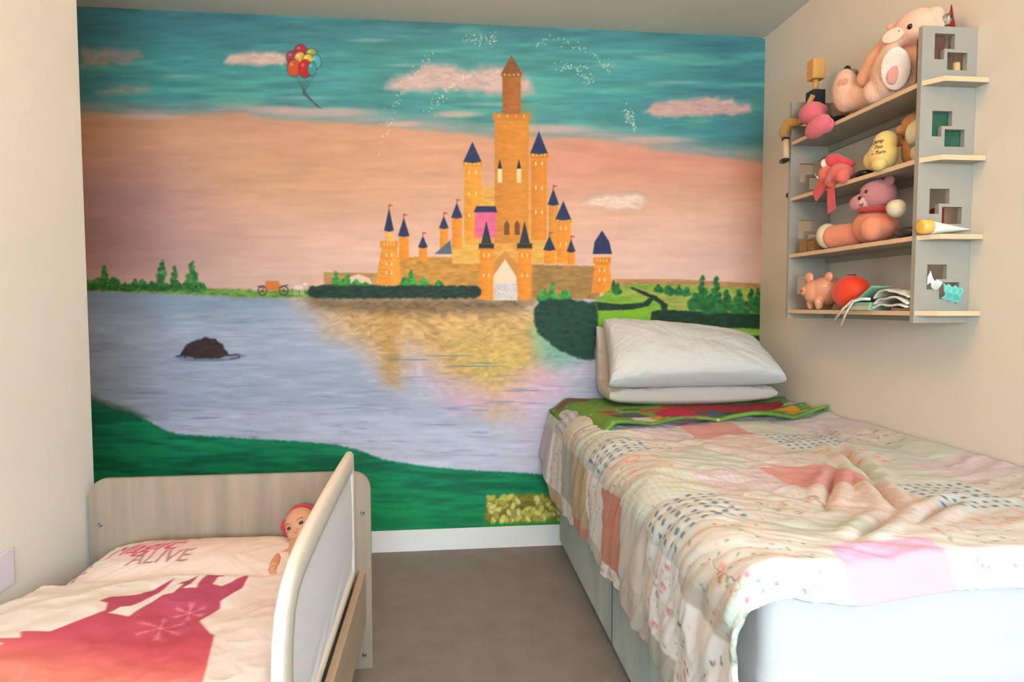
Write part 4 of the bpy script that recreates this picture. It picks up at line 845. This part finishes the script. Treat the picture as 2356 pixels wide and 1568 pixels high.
# ---- second shelf
sg = empty('snow_globe', (2.93, -.715, z2), 'glass snow globe on an orange wooden base, far end of the second shelf', 'snow globe')
bm_obj('base', lathe([(.036, 0), (.038, .006), (.033, .034), (.030, .038)], 28, Matrix.Translation((2.93, -.715, z2))), mat('orange_wood', (206, 134, 66), .5), sg, True)
bm_obj('globe', ell((2.93, -.715, z2+.080), (.046, .046, .046)), mat('greenish_glass', (206, 206, 180), .02, trans=.85), sg, True); bm_obj('snow_drift', ell((2.93, -.715, z2+.048), (.026, .026, .010)), m_white, sg, True)
o = blend('black_pouch', ell((2.925, -.500, z2+.020), (.036, .013, .019)), m_blk, None, .003, 2)
for v in o.data.vertices: v.co.z = max(v.co.z, z2+.001)
tag(o, 'small black pouch lying outside the far panel on the second shelf', 'pouch')
m_rose = plush('rose_fur', (232, 112, 96)); m_rose2 = plush('pink_red_fur', (226, 74, 80))
pp = empty('pink_plush', (2.90, -.85, z2), 'coral pink plush toy with a red hood and dangling ribbons on the second shelf', 'plush toy')
bm = ell((2.888, -.862, 1.588), (.040, .052, .036), (12, 0, 0)); ell((2.880, -.800, 1.598), (.032, .036, .036), bm=bm); ell((2.868, -.905, 1.572), (.022, .024, .026), bm=bm); ell((2.866, -.838, 1.566), (.018, .020, .022), bm=bm)
for v in bm.verts:
    if v.co.x > SX0: v.co.z = max(v.co.z, z2+.001)
blend('body', bm, m_rose, pp, .003, 5)
bm = ell((2.885, -.828, 1.640), (.030, .036, .024), (20, 0, 0)); capsule((2.885, -.84, 1.64), (2.90, -.905, 1.613), .020, .010, bm); blend('hood', bm, m_rose2, pp, .003, 4)
bm_obj('muzzle', ell((2.862, -.806, 1.634), (.014, .012, .016)), m_bunw, pp, True); pad(pp, 'belly_pad', (2.850, -.852, 1.572), (.012, .015), (-1, -.2, 0), plush('dusty_pad', (206, 116, 108)))
for a, b in (((2.872, -.83, 1.566), (2.862, -.858, 1.458)), ((2.872, -.80, 1.566), (2.868, -.742, 1.528))):
    a = Vector(a); b = Vector(b); bm = bmesh.new(); L = (b-a).normalized(); sd = L.cross(Vector((1, 0, 0))).normalized()
    vs = [(a-sd*.014, a+sd*.014), (a.lerp(b, .5)-sd*.020, a.lerp(b, .5)+sd*.020), (b-sd*.022, b+sd*.022)]
    pts = [p for p, q in vs]+[q for p, q in vs[::-1]]; v0 = [bm.verts.new(p) for p in pts]; v1 = [bm.verts.new(p+Vector((-.004, 0, 0))) for p in pts]; n = len(pts)
    bm.faces.new(v0); bm.faces.new(v1[::-1]); [bm.faces.new((v0[i], v1[i], v1[(i+1) % n], v0[(i+1) % n])) for i in range(n)]
    bm_obj('ribbon', bm, m_rose2, pp)
bm = ell((2.905, -.960, z2+.012), (.026, .036, .013), (0, 0, 10)); o = blend('black_case', bm, m_blk, None, .003, 1); tag(o, 'glossy black case between the pink plush and the yellow plush on the second shelf', 'case')
for v in o.data.vertices: v.co.z = max(v.co.z, z2+.001)
yp = empty('yellow_plush', (2.90, -1.06, z2), 'soft yellow plush with black stitched handwriting on its front on the second shelf', 'plush toy')
m_yel = plush('yellow_fur', (238, 204, 120)); bm = ell((2.905, -1.050, 1.605), (.040, .052, .050)); ell((2.905, -1.062, 1.645), (.034, .036, .036), bm=bm); ell((2.872, -1.080, 1.572), (.020, .024, .020), bm=bm); ell((2.900, -1.020, 1.600), (.032, .036, .034), bm=bm)
for v in bm.verts:
    if v.co.x > SX0: v.co.z = max(v.co.z, z2+.001)
yb_ = blend('body', bm, m_yel, yp, .003, 5)
def stitch(par, lines, org, right, up, size, m, tgt):
    """stitched lettering laid onto a target surface"""
    from mathutils.bvhtree import BVHTree
    bv = BVHTree.FromPolygons([v.co for v in tgt.data.vertices], [p.vertices[:] for p in tgt.data.polygons]); nrm = Vector(right).cross(Vector(up))
    bm = bmesh.new(); org = Vector(org); right = Vector(right); up = Vector(up)
    for k, s_ in enumerate(lines):
        for t in text_tris(s_, size, .3):
            vs = []
            for p in t:
                w_ = org+right*p[0]+up*(p[1]-k*size*1.15); h = bv.ray_cast(w_+nrm*.15, -nrm); vs.append(bm.verts.new((h[0] if h[0] else w_)+nrm*.0012))
            try: bm.faces.new(vs)
            except ValueError: pass
    r = bmesh.ops.extrude_face_region(bm, geom=bm.faces[:]); bmesh.ops.translate(bm, verts=[v for v in r['geom'] if isinstance(v, bmesh.types.BMVert)], vec=nrm*.0008)
    return bm_obj('stitched_words', bm, m, par)
rt = Vector((.62, -.78, 0)).normalized(); stitch(yp, ['Jump', 'Too', '~ Turn'], (2.874, -1.072, 1.640), rt, (0, 0, 1), .0155, m_blk, yb_)
m_tan = plush('tan_fur', (206, 150, 88)); tp = empty('tan_plush', (2.97, -1.09, z2), 'plain tan plush toy sitting behind the yellow plush on the second shelf', 'plush toy')
bm = ell((2.985, -1.09, 1.615), (.036, .044, .055)); ell((2.975, -1.095, 1.690), (.036, .042, .038), bm=bm); ell((2.945, -1.085, 1.678), (.020, .022, .018), bm=bm); capsule((2.945, -1.06, 1.65), (2.92, -1.04, 1.63), .018, .015, bm)
for v in bm.verts: v.co.z = max(v.co.z, z2+.001)
blend('body', bm, m_tan, tp, .0035, 5)
wp = empty('cream_plush', (2.95, -1.185, z2), 'cream and pale green plush half hidden by the right side panel, second shelf', 'plush toy')
bm = ell((2.93, -1.174, 1.645), (.036, .036, .042)); ell((2.945, -1.176, 1.590), (.034, .036, .036), bm=bm)
for v in bm.verts: v.co.z = max(v.co.z, z2+.001)
blend('body', bm, plush('cream_fur', (228, 216, 180)), wp, .0035, 5); bm_obj('scarf', lathe([(.030, 0), (.036, .006), (.030, .014)], 24, Matrix.Translation((2.938, -1.180, 1.606))), plush('sage_fabric', (140, 156, 122)), wp, True)
# ---- third shelf
m_lil = plush('lilac_fur', (198, 132, 136)); m_pea = plush('peach_fur', (238, 146, 112)); m_crm = plush('cream_pad_fur', (222, 206, 172))
td = empty('teddy_bear', (2.93, -.98, z3), 'big teddy bear with mauve head, peach body and a red scarf on the third shelf', 'plush toy')
bm = ell((2.925, -.995, 1.392), (.058, .086, .058)); ell((2.888, -1.035, 1.380), (.036, .038, .040), bm=bm); capsule((2.912, -.91, 1.374), (2.888, -.835, 1.376), .040, .040, bm)
ell((2.935, -1.00, 1.425), (.045, .062, .036), bm=bm)
for v in bm.verts: v.co.z = max(v.co.z, z3+.001); v.co.x = min(v.co.x, W-.004)
blend('body', bm, m_pea, td, .0035, 6, .001)
bm = ell((2.925, -1.005, 1.488), (.052, .068, .054), (8, 0, 0)); ell((2.888, -.965, 1.470), (.028, .034, .028), bm=bm); tdh = blend('head', bm, m_lil, td, .0035, 5, .001)
on(td, 'muzzle_patch', tdh, (2.9, -.968, 1.470), (.022, .018), plush('pale_muzzle', (232, 190, 172)), .25)
for c in ((2.950, -.955, 1.528), (2.925, -1.055, 1.527)): bm_obj('ear', ell(c, (.010, .024, .018)), m_lil, td, True)
for P_ in ((2.9, -.983, 1.506), (2.9, -.950, 1.509)): c, n = surf(tdh, P_); bm_obj('eye', ell(c, (.005, .005, .006)), m_blk, td, True)
c, n = surf(tdh, (2.9, -.954, 1.488)); bm_obj('nose', ell(c+n*.003, (.005, .007, .006)), m_blk, td, True)
pts = [surf(tdh, (2.9, y, z)) for y, z in ((-.952, 1.470), (-.962, 1.465), (-.976, 1.471))]; bm_obj('mouth', tube([p+n*.006 for p, n in pts], .0013, 6), m_blk, td, True)
bm_obj('foot_pad', ell((2.882, -.802, 1.381), (.040, .034, .044), (0, 0, 10)), m_crm, td, True)
bm = capsule((2.925, -1.085, 1.440), (2.895, -1.135, 1.428), .024, .028); blend('arm', bm, m_crm, td, .003, 3)
sc_pts = [(2.925+.050*math.cos(a), -1.008+.062*math.sin(a), 1.444+.006*math.sin(a)) for a in np.linspace(0, 2*math.pi, 33)]; bm_obj('scarf', tube(sc_pts, .009, 8), plush('red_scarf', (190, 58, 54)), td, True)
o = bm_obj('spectacle_case', lathe([(.001, -.040), (.010, -.034), (.015, -.015), (.016, .006), (.012, .030), (.002, .040)], 20, Matrix.Translation((2.893, -1.178, z3+.016)) @ Matrix.Rotation(math.radians(88), 4, 'X')), mat('dark_pewter', (70, 68, 62), .3, metal=.5), None, True); tag(o, 'dark grey oval spectacle case beside the teddy bear on the third shelf', 'case')
o = bm_obj('cone_ornament', lathe([(.026, 0), (.024, .004), (.009, .085), (.002, .095)], 24, Matrix.Translation((2.965, -1.145, z3))), mat('ochre_clay', (206, 162, 84), .8), None, True); tag(o, 'yellow ochre cone ornament behind the teddy bear arm', 'ornament')
o = bm_obj('red_pouch', box_bm(2.955, 2.985, -1.222, -1.190, z3, z3+.085, .008, 3), mat('dark_red_cloth', (120, 30, 26), .9), None, True); tag(o, 'dark red pouch in the near corner of the third shelf', 'pouch')
m_clay = mat('grey_clay', (150, 136, 112), .9, var=.2, vscale=60)
for (x0, x1, y0, y1, h, nm, lb) in ((2.885, 2.925, -.655, -.610, .048, 'small_box', 'small brown box standing nearest the far panel on the third shelf'), (2.935, 2.975, -.640, -.590, .060, 'small_box', 'taller grey box behind the two small brown boxes on the third shelf'), (2.885, 2.915, -.710, -.668, .040, 'small_box', 'lowest brown box touching the teddy bear foot, third shelf')):
    o = bm_obj(nm, box_bm(x0, x1, y0, y1, z3, z3+h, .004), m_clay if 'grey' in lb else mat('brown_card', (150, 118, 76), .9, var=.2, vscale=60)); tag(o, lb, 'box', 'small boxes on the third shelf')
tu = empty('cream_tube', (2.95, -1.265, z3), 'white squeeze tube with a yellow cap lying across the near end of the third shelf', 'tube')
M = Matrix.Translation((2.868, -1.268, z3+.0215)) @ Matrix.Rotation(math.radians(88), 4, 'Y')
bm_obj('cap', lathe([(.014, 0), (.021, .002), (.0205, .032), (.018, .034)], 24, M), mat('yellow_plastic', (232, 186, 92), .4), tu, True)
bm = bmesh.new(); rings = []
for i in range(12):
    t = i/11; L = .034+.112*t; a = .0195*(1-t)+.002*t; b = .0195*(1-t)+.019*t; rings.append([bm.verts.new((L, b*math.sin(2*math.pi*k/24), a*math.cos(2*math.pi*k/24))) for k in range(24)])
for A_, B_ in zip(rings, rings[1:]):
    for k in range(24): bm.faces.new((A_[k], A_[(k+1) % 24], B_[(k+1) % 24], B_[k]))
bm.faces.new(rings[0]); bm.faces.new(rings[-1]); bmesh.ops.transform(bm, matrix=Matrix.Translation((2.868, -1.268, z3+.0215)) @ Matrix.Rotation(math.radians(3), 4, 'Y'), verts=bm.verts)
bm_obj('tube_body', bm, mat('tube_white', (236, 230, 214), .45, var=.03), tu, True)
# ---- bottom shelf
m_pig = mat('pig_glaze', (226, 158, 124), .16, coat=.6); pg = empty('piggy_bank', (2.925, -.70, z4), 'glossy peach ceramic piggy bank at the far end of the bottom shelf', 'piggy bank')
bm = ell((2.925, -.735, z4+.070), (.056, .060, .056)); ell((2.895, -.712, z4+.066), (.040, .046, .046), bm=bm)
for y, x in ((-.695, 2.890), (-.755, 2.885), (-.700, 2.960), (-.765, 2.960)): capsule((x, y, z4+.030), (x, y, z4+.012), .017, .012, bm)
ell((2.890, -.680, z4+.118), (.013, .024, .024), (30, 0, 0), bm=bm); ell((2.908, -.775, z4+.118), (.012, .022, .021), (-30, 0, 0), bm=bm)
for v in bm.verts: v.co.z = max(v.co.z, z4+.001); v.co.x = min(v.co.x, W-.006)
blend('body', bm, m_pig, pg, .0028, 6)
bm_obj('snout', lathe([(.015, 0), (.017, .004), (.013, .009)], 20, Matrix.Translation((2.862, -.695, z4+.070)) @ Matrix.Rotation(math.radians(-85), 4, 'Y')), m_pig, pg, True)
for y in (-.700, -.690): bm_obj('nostril', ell((2.852, y, z4+.071), (.0015, .0022, .003), sub=2), mat('nostril_dark', (120, 70, 50), .6), pg, True)
m_or = mat('orange_glaze', (228, 62, 24), .5, sheen=.2); ob = empty('orange_ball', (2.92, -.915, z4), 'plain round bright orange money box on the bottom shelf beside the piggy bank', 'money box')
bm = ell((2.915, -.898, z4+.060), (.054, .074, .060)); 
for v in bm.verts: v.co.z = max(v.co.z, z4+.0)
bm_obj('body', bm, m_or, ob, True); bm_obj('coin_slot', box_bm(2.910, 2.920, -.915, -.881, z4+.1165, z4+.1215, .001), mat('slot_dark', (60, 20, 12), .8), ob)
m_mint = mat('mint_card', (132, 184, 158), .6, var=.08, vscale=30); bx = empty('mint_box', (2.90, -1.0, z4), 'open mint green flat carton on the bottom shelf', 'box')
bm_obj('tray', box_bm(2.866, 2.94, -1.065, -.966, z4, z4+.026, .002), m_mint, bx); bm_obj('side_label', box_bm(2.864, 2.867, -1.062, -.968, z4+.002, z4+.014), mat('card_edge', (196, 190, 164), .8), bx)
bm = prism([(-.968, z4+.026), (-.985, z4+.027), (-1.02, z4+.040), (-1.075, z4+.072), (-1.07, z4+.078), (-1.015, z4+.046), (-.98, z4+.033), (-.968, z4+.032)], 'x', 2.866, 2.935); bm_obj('lid', bm, m_mint, bx)
m_tow = mat('white_towelling', (226, 226, 214), 1, var=.06, vscale=40, bump=.3, bscale=120); cl = empty('folded_cloth', (2.92, -1.14, z4), 'folded off white cloth with two long straps dangling over the bottom shelf', 'cloth')
u, v = np.meshgrid(np.linspace(0, 1, 60), np.linspace(0, 1, 50), indexing='ij')
for k in range(3):
    Pc = np.stack([2.868+.11*v+.003*np.sin(u*6+k), -1.070-.150*u-.003*k, z4+.006+.016*(k+.6)*sst(0, .35, u+.1*k)*sst(1.25, .7, u)+.005*k+.003*np.sin(u*9+k*2+v*4)+.010*(fbm(u*4, v*4, 3, k)-.5)], -1)
    Pc[..., 2] = np.maximum(Pc[..., 2], z4+.006); Pc[..., 1] = np.maximum(Pc[..., 1], -1.226)
    cloth('fold', Pc, m_tow, cl, solid=.005, flip=True)
for e, s0 in (((2.858, -.893, 1.082), 0), ((2.855, -.935, 1.066), .008)):
    p0 = Vector((2.872, -1.06, z4+.036)); p1 = Vector((2.860, -.985-s0, z4+.030)); pts = [p0, p0.lerp(p1, .5)+Vector((0, 0, .004)), p1, p1.lerp(Vector(e), .45)+Vector((-.003, 0, .004)), Vector(e)]
    bm = bmesh.new(); prev = None
    for i, p in enumerate(pts):
        r_ = .0045; d_ = (pts[min(i+1, 4)]-pts[max(i-1, 0)]).normalized(); s_ = d_.cross(Vector((1, 0, 0))).normalized()*r_
        cur = [bm.verts.new(p+s_), bm.verts.new(p-s_), bm.verts.new(p-s_-Vector((.002, 0, 0))), bm.verts.new(p+s_-Vector((.002, 0, 0)))]
        if prev: [bm.faces.new((prev[q], prev[(q+1) % 4], cur[(q+1) % 4], cur[q])) for q in range(4)]
        else: bm.faces.new(cur)
        prev = cur
    bm.faces.new(prev[::-1]); bm_obj('strap', bm, m_tow, cl, True)
# teal scarf pulled through the lowest notches, with a white tissue end
u, v = np.meshgrid(np.linspace(0, 1, 50), np.linspace(0, 1, 36), indexing='ij')
Pt = np.stack([2.956+.058*u+.004*np.sin(v*9), -1.232-.030*np.sin(np.pi*(.15+.7*v))-.006*np.sin(u*17+v*3), z4+.036+.046*v-.016*u+.004*np.sin(u*20)*v], -1)
tl = cloth('teal_scarf', Pt, mat('teal_satin', (112, 206, 196), .5, sheen=.4), None, solid=.003, flip=False); tag(tl, 'crumpled turquoise scarf poking out of the lowest notch in the right panel', 'scarf')
Pt = np.stack([2.912+.036*u-.010*v*u, -1.249-.018*np.sin(np.pi*v)*u-.004*np.sin(u*9), z4+.086+.012*np.sin(u*6)+(v-.5)*.040*(1.1-abs(u-.45)*1.2)], -1)
ts = cloth('white_tissue', Pt, mat('pale_tissue', (216, 230, 222), .8), None, solid=.002); tag(ts, 'twisted pale tissue stuck out of the notch above the turquoise scarf', 'tissue')
